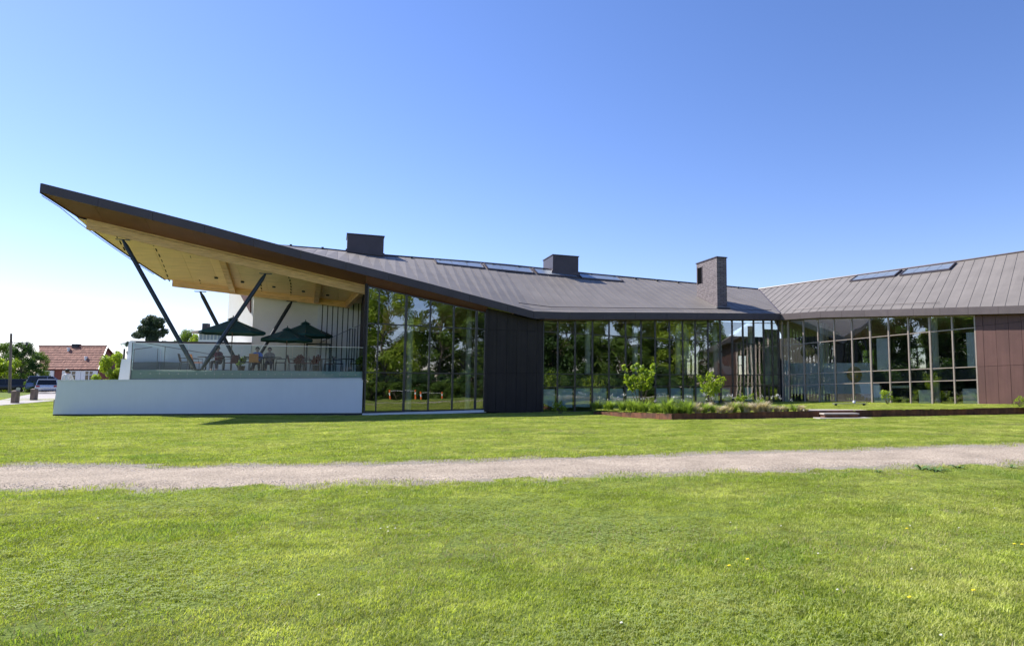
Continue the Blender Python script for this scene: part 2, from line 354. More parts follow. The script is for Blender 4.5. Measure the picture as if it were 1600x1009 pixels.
n_ = 13; PF_ = [(i*n_+k, (i+1)*n_+k, (i+1)*n_+k+1, i*n_+k+1) for i in range(len(xs)-1) for k in range(12)]
pm = fastmesh('gravel_path', PV_, PF_, M['gravel']); tag(link('gravel_path', pm), kind='structure')
# ------------------------------------------------------------------ vertical reference planes of the two wings
class Pl:
    def __init__(s, O, d, b):
        s.O = Vector((O[0], O[1], 0)); s.d = Vector((d[0], d[1], 0)).normalized(); s.b = Vector((b[0], b[1], 0)).normalized()
    def P(s, t, z, v=0.): q = s.O+s.d*t+s.b*v; return (q.x, q.y, z)
    def px(s, px, py, v=0.):
        r = ray(px, py); o = s.O+s.b*v; n = s.b
        k = (o-EYEV).dot(n)/r.dot(n); q = EYEV+r*k; return ((q-o).dot(s.d), q.z)
    def slab(s, mb, poly, v0, v1): return mb.hexa([s.P(t, z, v0) for t, z in poly], [s.P(t, z, v1) for t, z in poly])
A = Pl((-27.4, 32), (22.25, 9.5), (-9.5, 22.25))          # terrace + long wing (eave line)
K = Pl((10.9, 48.4), (.668, -.744), (.744, .668))         # right wing (eave line)
def interp(pts):
    xs_, ys_ = [p[0] for p in pts], [p[1] for p in pts]
    return lambda t: float(np.interp(t, xs_, ys_))
eavA = [A.px(*p) for p in [(65,287.4),(300,346.3),(440,384.6),(620,430.5),(760,467.3),(834,487),(848,488.5),(1060,489),(1220,490.5)]]
ridA = [A.px(*p, 9.5) for p in [(440,384.6),(500,389),(539,393),(600,399.6),(760,411.4),(838,419),(906,427),(1060,441),(1137,448),(1185,452.3)]]
ez, rz = interp(eavA), interp(ridA)
J = Vector(A.P(ridA[-1][0], ridA[-1][1], 9.5)); EC = Vector(A.P(eavA[-1][0], eavA[-1][1], 0))
tE = eavA[-1][0]; tJ = ridA[-1][0]
vJ = (Vector((J.x, J.y, 0))-K.O).dot(K.b); sJ = (Vector((J.x, J.y, 0))-K.O).dot(K.d)
eavK = [K.px(1222,491), K.px(1280,487), K.px(1600,478)]; eavK.append((eavK[-1][0]*2-eavK[1][0], eavK[-1][1]*2-eavK[1][1]))
ridK = [(sJ, J.z)]+[K.px(*p, vJ) for p in [(1300,436),(1490,410),(1600,393.6)]]; ridK.append((ridK[-1][0]+12, ridK[-1][1]+.1))
ek, rk = interp(eavK), interp(ridK)
SMAX = 24.0
building = thing('building', 'long low copper roofed clubhouse with glass fronts, upswept canopy over the terrace and two wings', 'building', (A.P(20, 0, .6)[0], A.P(20, 0, .6)[1], .0))
Bp = building
def clip(poly, n, c):       # keep points with n.p <= c
    out = []
    for i in range(len(poly)):
        a, b = poly[i], poly[(i+1) % len(poly)]; da, db = n[0]*a[0]+n[1]*a[1]-c, n[0]*b[0]+n[1]*b[1]-c
        if da <= 1e-9: out.append(a)
        if (da < 0 < db) or (db < 0 < da):
            k = da/(da-db); out.append((a[0]+(b[0]-a[0])*k, a[1]+(b[1]-a[1])*k))
    return out
def halfplane(p, q, inside):
    n = (q[1]-p[1], -(q[0]-p[0])); c = n[0]*p[0]+n[1]*p[1]
    return (n, c) if n[0]*inside[0]+n[1]*inside[1] <= c else ((-n[0], -n[1]), -c)
def roofstrips(pl, width, t0, t1, vmax, hps, zf, skew, breaks=()):
    t = t0; cnt = 0
    while t < t1:
        te = t+width
        q = [(t, 0), (te-.0015, 0), (te-.0015+skew*vmax, vmax), (t+skew*vmax, vmax)]
        for n, c in hps: q = clip(q, n, c)
        if len(q) >= 3:
            ar = abs(sum(q[i][0]*q[(i+1) % len(q)][1]-q[(i+1) % len(q)][0]*q[i][1] for i in range(len(q))))/2
            if ar > .02:
                mb = MB(); lift = random.uniform(0, .004)
                mb.hexa([pl.P(a, zf(a, b)-.05, b) for a, b in q], [pl.P(a, zf(a, b)+lift, b) for a, b in q])
                # standing seam on the leading side of the strip
                s0 = [(t, 0), (t+.022, 0), (t+.022+skew*vmax, vmax), (t+skew*vmax, vmax)]
                for n, c in hps: s0 = clip(s0, n, c)
                if len(s0) >= 3: mb.hexa([pl.P(a, zf(a, b)-.01, b) for a, b in s0], [pl.P(a, zf(a, b)+(.018 if pl is A else .028), b) for a, b in s0])
                obj('roof_panel', mb, M['roof'], Bp); cnt += 1
        t = te
    return cnt
# long wing roof: outline in (t, v)
bm2end = A.px(270, 435, 7.0)
T0 = eavA[0][0]; LE = [(T0, 0), (bm2end[0]-.35, 7.0)]
tR0 = LE[1][0]+(LE[1][0]-LE[0][0])/7*2.5+.8
hpsA = [halfplane(LE[0], (tR0, 9.5), (15, 4)), halfplane((tE, 0), (tJ, 9.5), (15, 4))]
def zA(t, v):
    e, r = ez(clamp(t, T0, tE)), rz(t); return e+(r-e)*v/9.5
nA = roofstrips(A, .62, T0, tJ+.5, 9.5, hpsA, zA, 0.)
skK = .06
hpsK = [halfplane((0, 0), (sJ, vJ), (5, 3))]
def zK(s, v): e, r = ek(s), rk(s); return e+(r-e)*v/vJ
nK = roofstrips(K, .66, -9, SMAX, vJ, hpsK+[((1, 0), SMAX)], zK, -1.6/vJ)
# ridge caps, valley, rear roof slopes
def capline(pts, w, h, name, m=M['fascia']):
    mb = MB(); mb.tube(pts, w, 6); obj(name, mb, m, Bp)
tt = np.linspace(tR0, tJ, 14); capline([A.P(t, rz(t)+.03, 9.5) for t in tt], .07, .1, 'ridge_cap')
ss = np.linspace(sJ, SMAX, 10); capline([K.P(s, rk(s)+.03, vJ) for s in ss], .07, .1, 'ridge_cap')
mb = MB(); mb.add([A.P(tR0, rz(tR0), 9.52), A.P(tJ, rz(tJ), 9.52), A.P(tJ-2, 6.2, 19), A.P(tR0+1, 6.2, 19), A.P(tR0, rz(tR0)-.1, 9.52), A.P(tJ, rz(tJ)-.1, 9.52), A.P(tJ-2, 6.1, 19), A.P(tR0+1, 6.1, 19)], [(0,1,2,3),(7,6,5,4),(0,4,5,1),(1,5,6,2),(2,6,7,3),(3,7,4,0)])
mb.add([K.P(sJ, rk(sJ), vJ+.02), K.P(SMAX, rk(SMAX), vJ+.02), K.P(SMAX, 6, vJ+8), K.P(sJ-3, 6, vJ+8), K.P(sJ, rk(sJ)-.1, vJ+.02), K.P(SMAX, rk(SMAX)-.1, vJ+.02), K.P(SMAX, 5.9, vJ+8), K.P(sJ-3, 5.9, vJ+8)], [(0,1,2,3),(7,6,5,4),(0,4,5,1),(1,5,6,2),(2,6,7,3),(3,7,4,0)])
obj('rear_roof', mb, M['roof'], Bp)
mb = MB(); vd = Vector((J.x-EC.x, J.y-EC.y, J.z-EC.z)); mb.tube([EC+vd*.02+Vector((0,0,.02)), J+Vector((0,0,.02))], .05, 6); obj('valley_gutter', mb, M['fascia'], Bp)
# fascia boards
FH = .42
def fasciarun(pl, zf, t0, t1, step, m, h0, vf=0.):
    t = t0
    while t < t1-.05:
        te = min(t1, t+step); mb = MB(); q = [(t, zf(t)-h0), (te-.012, zf(te-.012)-h0), (te-.012, zf(te-.012)+.03), (t, zf(t)+.03)]
        pl.slab(mb, q, -.03+vf, .05+vf); obj('fascia_panel', mb, m, Bp); t = te
brk = [0]+[A.px(*p)[0] for p in [(834,487)]]
fasciarun(A, ez, T0, brk[1], 2.25, M['fascia'], FH); fasciarun(A, ez, brk[1], tE-.02, 2.25, M['fascia'], FH)
fasciarun(K, ek, .05, SMAX, 1.6, M['fascia_right'], .4)
# soffits
def ruled(mb, f0, f1, t0, t1, n, th, pl=A):     # f0,f1: t -> (t', z, v)
    for i in range(n):
        a, b = t0+(t1-t0)*i/n, t0+(t1-t0)*(i+1)/n
        q = [f0(a), f0(b), f1(b), f1(a)]; lo = [pl.P(*x) for x in q]; mb.hexa(lo, [(x, y, z+th) for x, y, z in lo])
tG = A.px(573, 440, .6)[0]; tD = A.px(760, 480, .6)[0]; tB = A.px(848, 490, .6)[0]
b1a, b1b = A.px(135.5, 342.5, 1.8), A.px(568, 445.6, 1.8)
b1t = lambda t: b1a[1]+(b1b[1]-b1a[1])*(t-b1a[0])/(b1b[0]-b1a[0])
b2a, b2b = A.px(270, 435, 7.), A.px(541.7, 469, 7.)
b2t = lambda t: b2a[1]+(b2b[1]-b2a[1])*(t-b2a[0])/(b2b[0]-b2a[0])
edge_t = lambda v: T0+(LE[1][0]-T0)*v/7.0
def sof(v0, v1, z0, z1, name, m, cuts, th=.06):
    hp = halfplane(LE[0], LE[1], (15, 4))
    for i in range(len(cuts)-1):
        q = clip([(cuts[i], v0), (cuts[i+1]-.008, v0), (cuts[i+1]-.008, v1), (cuts[i], v1)], *hp)
        if len(q) < 3: continue
        lo = [A.P(t, z0(t)+(z1(t)-z0(t))*(v-v0)/(v1-v0), v) for t, v in q]; mb = MB(); mb.hexa(lo, [(x, y, z+th) for x, y, z in lo]); obj(name, mb, m, Bp)
z_f = lambda t: ez(t)-FH+.01
sof(0.03, 1.8, z_f, lambda t: b1t(t)+.03, 'soffit_panel', M['soffit'], list(np.linspace(T0, tG-.05, 8)))
sof(1.8, 7.0, lambda t: b1t(t)-.1, lambda t: b2t(t)-.12, 'ceiling_panel', M['ceiling'], list(np.linspace(T0, tG+1.2, 13)))
# high part of the canopy behind the second beam
mb = MB(); mb.hexa([A.P(LE[1][0], b2t(2)+.1, 7.05), A.P(tG+1, b2t(tG)+.1, 7.05), A.P(tG+1, 8.6, 9.4), A.P(tR0, 9.5, 9.4)], [A.P(LE[1][0], b2t(2)+.2, 7.05), A.P(tG+1, b2t(tG)+.2, 7.05), A.P(tG+1, 8.7, 9.4), A.P(tR0, 9.6, 9.4)])
obj('ceiling_panel', mb, M['ceiling'], Bp)
# end fascia along the raked edge
mb = MB(); n_ = 8
def ebot(v): return z_f(edge_t(v))+(b1t(edge_t(v))+.03-z_f(edge_t(v)))*v/1.8 if v < 1.8 else b1t(edge_t(v))-.1+(b2t(edge_t(v))-.12-b1t(edge_t(v))+.1)*(v-1.8)/5.2
for i in range(n_):
    v0, v1 = 7.0*i/n_, 7.0*(i+1)/n_; t0, t1 = edge_t(v0), edge_t(v1)
    a = [A.P(t0-.05, ebot(v0)-.04, v0), A.P(t1-.05, ebot(v1)-.04, v1), A.P(t1-.05, zA(t1, v1)+.02, v1), A.P(t0-.05, zA(t0, v0)+.02, v0)]
    b = [A.P(t0-.003, ebot(v0)-.04, v0), A.P(t1-.003, ebot(v1)-.04, v1), A.P(t1-.003, zA(t1, v1)+.02, v1), A.P(t0-.003, zA(t0, v0)+.02, v0)]
    mb.hexa(a, b)
obj('end_fascia', mb, M['fascia'], Bp)
mb = MB(); mb.tube([A.P(edge_t(v)-.22, ebot(v)+.02, v) for v in np.linspace(.3, 6.5, 8)], .018, 6); obj('edge_wire', mb, M['chrome'], Bp)
# beams
def beam(p0, p1, h, w, pl=A, name='beam'):    # p=(t,ztop,v)
    a, b = Vector(pl.P(*p0)), Vector(pl.P(*p1)); d = (b-a); dh = Vector((d.x, d.y, 0)).normalized(); s_ = Vector((-dh.y, dh.x, 0))*w/2; dz = Vector((0,0,h))
    mb = MB(); mb.hexa([a-s_, a+s_, a+s_-dz, a-s_-dz], [b-s_, b+s_, b+s_-dz, b-s_-dz]); return obj(name, mb, M['glulam'], Bp, bevel=.01)
beam((b1a[0], b1a[1]+.05, 1.9), (tG+.1, b1t(tG+.1)+.05, 1.9), .56, .2)
beam((b2a[0], b2a[1]+.02, 7.), (b2b[0], b2b[1]+.02, 7.), .5, .2)
for p0, p1 in (((346,409), (364.7,441)), ((498,442), (494.5,462))):
    ta, tb = A.px(*p0, 2.0)[0], A.px(*p1, 6.9)[0]; beam((ta, b1t(ta)-.02, 2.0), (tb, b2t(tb)-.02, 6.9), .42, .3)
ta, tb = A.px(565, 448, 2.0)[0], A.px(543, 468, 6.9)[0]; beam((ta, b1t(ta)-.02, 2.02), (tb, b2t(tb)-.02, 6.88), .5, .26)
# ceiling slots and lights
def zceil(t, v): k = (v-1.8)/5.2; return (b1t(t)-.1)*(1-k)+(b2t(t)-.12)*k
mb = MB()
for tt_ in np.linspace(1.9, tG-.9, 8):
    for v in np.arange(2.5, 6.9, .62):
        t = tt_+.05*math.sin(v*9)
        if t > edge_t(v)+.2:
            z = zceil(t, v)-.004; z2 = zceil(t, v+.34)-.004
            mb.hexa([A.P(t, z, v), A.P(t+.06, z, v), A.P(t+.06, z2, v+.34), A.P(t, z2, v+.34)], [A.P(t, z-.012, v), A.P(t+.06, z-.012, v), A.P(t+.06, z2-.012, v+.34), A.P(t, z2-.012, v+.34)])
obj('ceiling_slots', mb, M['black'], Bp, kind='stuff')
for px_, py_ in ((338,432),(379,440),(380,440),(428,449),(474,458),(512,460)):
    v = 5.6; t = A.px(px_, py_, v)[0]; z = zceil(t, v)
    x, y, _ = A.P(t, 0, v); mb = MB(); mb.lathe((x, y, z-.09), [(.09, 0), (.1, .1)], 12)
    if px_ != 380: obj('spotlight', mb, M['darkplastic'], Bp)
# V struts
DECK = 2.42
def strut(top, vtop, bot, vbot):
    t, z = A.px(*top, vtop); tb = A.px(*bot, vbot)[0]
    p1 = Vector(A.P(t, z, vtop)); p0 = Vector(A.P(tb, DECK, vbot)); d = (p1-p0).normalized()
    mb = MB(); mb.tube([p0, p0+d*.35, p1-d*.35, p1], [.05, .105, .105, .05], 12); o = obj('strut', mb, M['steel'], Bp, smooth=True)
    m2 = MB(); m2.box(p0.x-.16, p0.x+.16, p0.y-.16, p0.y+.16, DECK+.002, DECK+.05); obj('foot_plate', m2, M['steel'], o)
    m3 = MB(); m3.obox((p1.x, p1.y), (A.d.x, A.d.y), .3, .1, p1.z, p1.z+.03); obj('head_plate', m3, M['steel'], o)
strut((192,375), 1.9, (306,574), 1.0); strut((415,428), 1.9, (314,574), 1.0)
strut((313,456), 7.0, (378,571), 5.6); strut((456,471), 7.0, (390,571), 5.6)

# ------------------------------------------------------------------ glazed facades
def linez(pl, p, q, v):
    a, b = pl.px(*p, v), pl.px(*q, v); return lambda s: a[1]+(b[1]-a[1])*(s-a[0])/(b[0]-a[0])
def glazing(pl, v, pxs, lines, widths, fm, tw=.06, skip=()):
    S = [pl.px(p, 560, v)[0] for p in pxs]; n = len(lines)
    for i, s in enumerate(S):
        w = widths[i] if hasattr(widths, '__len__') else widths; mb = MB()
        pl.slab(mb, [(s-w/2, lines[-1](s)), (s+w/2, lines[-1](s)), (s+w/2, lines[0](s)), (s-w/2, lines[0](s))], v-.07, v+.1); obj('mullion', mb, fm, Bp)
    wf = (lambda i: widths[i]/2) if hasattr(widths, '__len__') else (lambda i: widths/2)
    for i in range(len(S)-1):
        a, b = S[i]+wf(i)+.001, S[i+1]-wf(i+1)-.001
        for j in range(n):
            z = lines[j]; mb = MB(); h = tw
            lo, hi = (-h, 0) if j == 0 else ((0, h) if j == n-1 else (-h/2, h/2))
            pl.slab(mb, [(a, z(a)+lo), (b, z(b)+lo), (b, z(b)+hi), (a, z(a)+hi)], v-.045, v+.06); obj('transom', mb, fm, Bp)
            if j < n-1 and (i, j) not in skip:
                z2 = lines[j+1]; e = .5*tw; mb = MB(); g0, g1 = (tw if j == 0 else e)+.001, (tw if j == n-2 else e)+.001
                pl.slab(mb, [(a, z2(a)+g1), (b, z2(b)+g1), (b, z(b)-g0), (a, z(a)-g0)], v-.008, v+.008); obj('pane', mb, M['glass'], Bp)
    return S
# facade A beside the terrace
lA = [linez(A, (573,446), (757,487.5), .6), linez(A, (573,505), (757,514.4), .6), linez(A, (573,581.6), (757,583.9), .6), linez(A, (573,645), (757,639.5), .6)]
SA = glazing(A, .6, [572, 589.6, 632.5, 670.6, 707.7, 743.5, 757.5], lA, [.08, .07, .13, .09, .09, .13, .08], M['frame_shade'])
mb = MB(); A.slab(mb, [(SA[0]-.1, lA[3](SA[0])-.02), (SA[-1]+.1, lA[3](SA[-1])-.02), (SA[-1]+.1, lA[3](SA[-1])-.16), (SA[0]-.1, lA[3](SA[0])-.16)], .42, .75); obj('sill', mb, M['render'], Bp)
mb = MB(); A.slab(mb, [(SA[0]-.1, lA[3](SA[0])-.165), (SA[-1]+.1, lA[3](SA[-1])-.165), (SA[-1]+.1, -.3), (SA[0]-.1, -.3)], .5, .8); obj('plinth', mb, M['plinth'], Bp)
def soffit2(pl, v0, v1, z0, z1, t0, t1, m, step=2.2):
    t = t0
    while t < t1-.1:
        te = min(t1, t+step); mb = MB(); lo = [pl.P(t, z0(t), v0), pl.P(te-.01, z0(te), v0), pl.P(te-.01, z1(te), v1), pl.P(t, z1(t), v1)]
        mb.hexa(lo, [(x, y, z+.05) for x, y, z in lo]); obj('soffit_panel', mb, m, Bp); t = te
soffit2(A, .05, .7, z_f, lambda t: lA[0](t)+.01, tG-.05, tD, M['soffit'])
# side cheek where glass meets the canopy
mb = MB(); A.slab(mb, [(SA[0]-.16, 1.95), (SA[0]-.05, 1.95), (SA[0]-.05, b1t(tG)+.02), (SA[0]-.16, b1t(tG)+.02)], .55, 7.5); obj('end_wall', mb, M['clad_shade'], Bp)
# clad panels, toned dark for shade, between the two glass fronts
jx = [757.8, 760.8, 775.5, 791.4, 807, 823.3, 838.6, 847.5]; JS = [A.px(p, 560, .55)[0] for p in jx]
l1, l2, l3 = linez(A, (760,514.4), (847,517.8), .55), linez(A, (760,583), (847,582.6), .55), linez(A, (760,643), (847,647), .55)
for i in range(1, len(JS)-1):
    a, b = JS[i], JS[i+1]-.014
    for zt, zb in (((lambda t: z_f(t)), l1), (l1, l2), (l2, l3)):
        mb = MB(); A.slab(mb, [(a, zb(a)), (b, zb(b)), (b, zt(b)-.014), (a, zt(a)-.014)], .5+random.uniform(0, .008), .56); obj('cladding_panel', mb, M['clad_shade'], Bp)
mb = MB(); A.slab(mb, [(JS[0], -.3), (JS[-1], -.3), (JS[-1], z_f(JS[-1])-.02), (JS[0], z_f(JS[0])-.02)], .565, .85); obj('wall', mb, M['black'], Bp)
mb = MB(); A.slab(mb, [(JS[0]-.02, l3(JS[0])), (JS[1]-.01, l3(JS[1])), (JS[1]-.01, z_f(JS[1])-.02), (JS[0]-.02, z_f(JS[0])-.02)], .35, .56); obj('cladding_panel', mb, M['clad_shade'], Bp)
# facade B
pB = [848.5,871.2,898.5,925.6,951.5,977.4,1001.5,1023.8,1046.2,1066.8,1086.4,1106.4,1125.6,1144.4,1161.3,1178.3,1193.8,1207,1217.5]
lB = [linez(A, (848,500.5), (1218,500), .6), linez(A, (848,518), (1218,540), .6), linez(A, (848,584), (1218,586), .6), linez(A, (848,604.5), (1218,602.5), .6), linez(A, (848,645), (1218,632), .6)]
SB = glazing(A, .6, pB, lB, .075, M['frame_shade'], .05)
soffit2(A, .05, .75, z_f, lambda t: lB[0](t)+.01, tB, tE+.3, M['soffit'])
# facade C
pC = [1222.7,1232.5,1256.6,1279.4,1304.7,1332.4,1361,1390,1421,1454.6,1490,1526]
lC = [linez(K, (1222,499), (1527,492.5), .5), linez(K, (1222,540), (1527,511.5), .5), linez(K, (1222,585.5), (1527,572.8), .5), linez(K, (1222,602), (1527,593.3), .5), linez(K, (1222,633), (1527,634), .5)]
SC = glazing(K, .5, pC, lC, [.06,.06,.075,.075,.075,.075,.1,.075,.075,.1,.075,.075], M['frame'], .05)
soffit2(K, .05, .65, lambda t: ek(t)-.39, lambda t: lC[0](t)+.01, .3, SMAX, M['clad'])
# right-hand cladding
jx = [1527.5, 1539, 1559, 1579, 1599.5]; JC = [K.px(p, 560, .5)[0] for p in jx]
while JC[-1] < SMAX-1: JC.append(JC[-1]+JC[4]-JC[3])
m1, m2 = linez(K, (1527,509.5), (1600,502), .5), linez(K, (1527,572.5), (1600,569.5), .5)
for i in range(len(JC)-1):
    a, b = JC[i], JC[i+1]-.016
    for zt, zb in (((lambda t: ek(t)-.4), m1), (m1, m2), (m2, lambda t: .3)):
        mb = MB(); K.slab(mb, [(a, zb(a)), (b, zb(b)), (b, zt(b)-.016), (a, zt(a)-.016)], .42+random.uniform(0, .012), .5); obj('cladding_panel', mb, M['clad'], Bp)
mb = MB(); K.slab(mb, [(JC[0]-.02, .2), (JC[-1], .2), (JC[-1], ek(JC[-1])-.4), (JC[0]-.02, ek(JC[0])-.4)], .505, .8); obj('wall', mb, M['black'], Bp)

# ------------------------------------------------------------------ inside the glass
bandt = lambda s: lB[2](s); bandb = lambda s: lB[3](s)
tEnd = SB[-1]
mb = MB()      # upper floor slab, long wing
A.slab(mb, [(SA[0], lA[2](SA[0])-.5), (tD, lA[2](tD)-.5), (tD, lA[2](tD)-.1), (SA[0], lA[2](SA[0])-.1)], 3.5, 14)
A.slab(mb, [(tD, bandb(tB)), (tEnd-2, bandb(tEnd)), (tEnd-2, bandt(tEnd)-.03), (tD, bandt(tB)-.03)], .85, 14)
K.slab(mb, [(SC[6], lC[3](SC[6])), (SMAX, lC[3](SC[-1])), (SMAX, lC[2](SC[-1])-.03), (SC[6], lC[2](SC[6])-.03)], .75, 12)
obj('floor_slab', mb, M['slabedge'], Bp)
mb = MB(); A.slab(mb, [(SA[0], -.06), (tEnd+4, -.06), (tEnd+4, -.01), (SA[0], -.01)], .85, 14); K.slab(mb, [(-4, .2), (SMAX, .2), (SMAX, .36), (-4, .36)], .8, 13); obj('ground_floor', mb, M['floor'], Bp)
mb = MB(); ruled(mb, lambda t: (t, min(ez(clamp(t, 0, tE))-.6, lA[0](t) if t < tD else 99)-.0, .8), lambda t: (t, 6.9, 9.4), SA[0], tEnd+1, 8, .06)
ruled(mb, lambda t: (t, 6.9, 9.4), lambda t: (t, 5.6, 14.5), SA[0], tEnd+3, 3, .06)
ruled(mb, lambda t: (t, ek(t)-.5, .75), lambda t: (t, 7.2, vJ), .2, SMAX, 4, .06, K); ruled(mb, lambda t: (t, 7.2, vJ), lambda t: (t, 5.4, 13), -2, SMAX, 3, .06, K)
obj('interior_ceiling', mb, M['ceiling'], Bp)
# rear walls with window openings
def rearwall(pl, v, t0, t1, z1, wins, z0=-.2):
    mb = MB(); cur = t0
    for a, b, za, zb in wins:
        pl.slab(mb, [(cur, z0), (a, z0), (a, z1), (cur, z1)], v, v+.25); pl.slab(mb, [(a, z0), (b, z0), (b, za), (a, za)], v, v+.25); pl.slab(mb, [(a, zb), (b, zb), (b, z1), (a, z1)], v, v+.25); cur = b
        f = MB(); k = (a+b)/2
        for q in ([(a, za), (a+.08, za), (a+.08, zb), (a, zb)], [(b-.08, za), (b, za), (b, zb), (b-.08, zb)], [(k-.04, za), (k+.04, za), (k+.04, zb), (k-.04, zb)]): pl.slab(f, q, v+.05, v+.15)
        h = (za+zb)/2; pl.slab(f, [(a+.08, h-.04), (k-.04, h-.04), (k-.04, h+.04), (a+.08, h+.04)], v+.05, v+.15)
        w = obj('rear_window', f, M['frame_shade'], Bp); g = MB(); pl.slab(g, [(a+.08, za), (b-.08, za), (b-.08, zb), (a+.08, zb)], v+.17, v+.18); obj('pane', g, M['glass'], w)
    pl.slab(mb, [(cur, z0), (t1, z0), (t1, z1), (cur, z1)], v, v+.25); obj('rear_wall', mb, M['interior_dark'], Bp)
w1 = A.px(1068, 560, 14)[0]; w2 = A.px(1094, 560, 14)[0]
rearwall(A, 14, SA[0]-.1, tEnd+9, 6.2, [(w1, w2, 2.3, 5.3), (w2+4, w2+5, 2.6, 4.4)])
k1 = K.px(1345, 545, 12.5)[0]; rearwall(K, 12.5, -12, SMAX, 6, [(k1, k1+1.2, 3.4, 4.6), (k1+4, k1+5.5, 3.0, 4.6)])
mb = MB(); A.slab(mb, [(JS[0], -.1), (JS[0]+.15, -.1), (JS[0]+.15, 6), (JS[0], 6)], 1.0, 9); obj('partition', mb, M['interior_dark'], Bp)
# columns
def column(pl, px_, v, z0, z1, r=.19):
    t = pl.px(px_, 560, v)[0]; x, y, _ = pl.P(t, 0, v); mb = MB(); mb.lathe((x, y, 0), [(r, z0), (r, z1)], 16); obj('column', mb, M['column'], Bp, smooth=True)
for p in (640, 732): column(A, p, 2.2, 0, 6.2, .17)
for p in (918, 992, 1059, 1071, 1117, 1173): column(A, p, 1.7, bandt(SB[4])-.02, 5.9, .19 if p != 1071 else .11)
for p in (1285, 1462): column(K, p, 1.6, .36, 6.0)
column(K, 1291, 2.2, .36, 6.0, .2)
# blinds behind the ground floor panes
for i in range(len(SB)-4):
    a, b = SB[i]+.1, SB[i+1]-.1
    if i in (6, 13): continue
    drop = random.uniform(.0, .05); mb = MB(); A.slab(mb, [(a, lB[4](a)+.25+random.uniform(0, .35)), (b, lB[4](b)+.25), (b, lB[3](b)-.08-drop), (a, lB[3](a)-.08-drop)], .76, .78); obj('blind', mb, M['blind'], Bp)
# pale inner walls and panels of the right wing
def kpanel(x0, y0, x1, y1, v, m, name='inner_wall', th=.12):
    (s0, z0), (s1, z1) = K.px(x0, y1, v), K.px(x1, y0, v); _, z0b = K.px(x1, y1, v); _, z1b = K.px(x0, y0, v)
    mb = MB(); K.slab(mb, [(s0, z0), (s1, z0b), (s1, z1), (s0, z1b)], v, v+th); return obj(name, mb, m, Bp)
def brickmat():
    m = bpy.data.materials.new('white_brick'); m.use_nodes = True; N = m.node_tree.nodes; L = m.node_tree.links; b = N['Principled BSDF']; b.inputs['Roughness'].default_value = .8
    geo = N.new('ShaderNodeNewGeometry'); mp = N.new('ShaderNodeMapping'); mp.inputs['Rotation'].default_value = (R(90), 0, R(48)); L.new(geo.outputs['Position'], mp.inputs[0])
    bt = N.new('ShaderNodeTexBrick'); bt.inputs['Scale'].default_value = 4; bt.inputs['Color1'].default_value = (.86,.87,.88,1); bt.inputs['Color2'].default_value = (.76,.78,.8,1); bt.inputs['Mortar'].default_value = (.45,.46,.47,1)
    L.new(mp.outputs[0], bt.inputs['Vector']); L.new(bt.outputs[0], b.inputs['Base Color']); return m
M['wbrick'] = brickmat()
kpanel(1222, 567, 1360, 615, 1.5, M['greypanel'], 'balustrade')
kpanel(1223, 563, 1231, 632, .9, M['blind'], 'blind', .03)
for a in ((1371,528,1387,579), (1512,519,1527,573), (1376,611,1392,633), (1436,609,1456,633), (1505,607,1527,633)): kpanel(*a, .72, M['wbrick'], 'brick_wall', .25)
for a in ((1364,602,1376,633), (1393,602,1420,606)): kpanel(*a, 1.3, M['greypanel'])
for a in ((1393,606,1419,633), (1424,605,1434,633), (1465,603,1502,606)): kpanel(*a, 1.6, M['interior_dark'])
for a in ((1067,515,1076,560), (1114,538,1128,588), (1133,572,1144,632)): 
    (s0, z0), (s1, z1) = A.px(a[0], a[3], 3.), A.px(a[2], a[1], 3.); mb = MB(); A.slab(mb, [(s0, z0), (s1, z0), (s1, z1), (s0, z1)], 3., 3.15); obj('inner_wall', mb, M['interior'], Bp)
(s0, z0), (s1, z1) = A.px(1196, 600, 3.), A.px(1216, 515, 3.); mb = MB(); A.slab(mb, [(s0, z0), (s1, z0), (s1, z1), (s0, z1)], 3., 3.1); obj('inner_wall', mb, M['greypanel'], Bp)
# stair flight behind facade B
s0, z0 = A.px(1112, 540, 2.5); s1, z1 = A.px(1165, 625, 2.5); mb = MB(); A.slab(mb, [(s0, z0), (s1, z1), (s1, z1-.45), (s0, z0-.45)], 2.5, 4.0); obj('staircase', mb, M['interior'], Bp)
mb = MB(); A.slab(mb, [(s0-.1, z0+.9), (s1-.1, z1+.9), (s1-.1, z1+.8), (s0-.1, z0+.8)], 2.45, 2.5); obj('handrail', mb, M['steel'], Bp)
# brass pendants
def pendant(px_, py_, rpx, v, label):
    s, z = K.px(px_, py_, v); x, y, _ = K.P(s, 0, v); r = rpx*y/FPX; th = thing('pendant_lamp', label, 'lamp', (x, y, z), 'brass pendant lamps')
    mb = MB(); rr = random.Random(3)
    for k in range(16):
        ax = Vector((rr.gauss(0,1), rr.gauss(0,1), rr.gauss(0,1))).normalized(); q = ax.to_track_quat('Z', 'Y'); w = r*.11
        ring = []
        for j in range(24):
            a = 2*math.pi*j/24; ring.append((Vector((x,y,z))+q @ Vector((r*math.cos(a), r*math.sin(a), -w)), Vector((x,y,z))+q @ Vector((r*math.cos(a), r*math.sin(a), w))))
        vs = [p for pr in ring for p in pr]; mb.add(vs, [(2*j, 2*((j+1) % 24), 2*((j+1) % 24)+1, 2*j+1) for j in range(24)])
    obj('woven_shade', mb, M['brass'], th)
    m2 = MB(); m2.tube([(x, y, z+r), (x, y, 6.2)], .012, 5); obj('cord', m2, M['steel'], th); m3 = MB(); m3.ball((x, y, z), r*.35); obj('bulb_globe', m3, M['interior'], th, smooth=True)
pendant(1262, 549, 11, 1.9, 'woven brass ball lamp higher behind the glass near the inner corner')
pendant(1336.5, 585, 13, 1.6, 'larger lower woven brass ball lamp behind the glass above the bench')

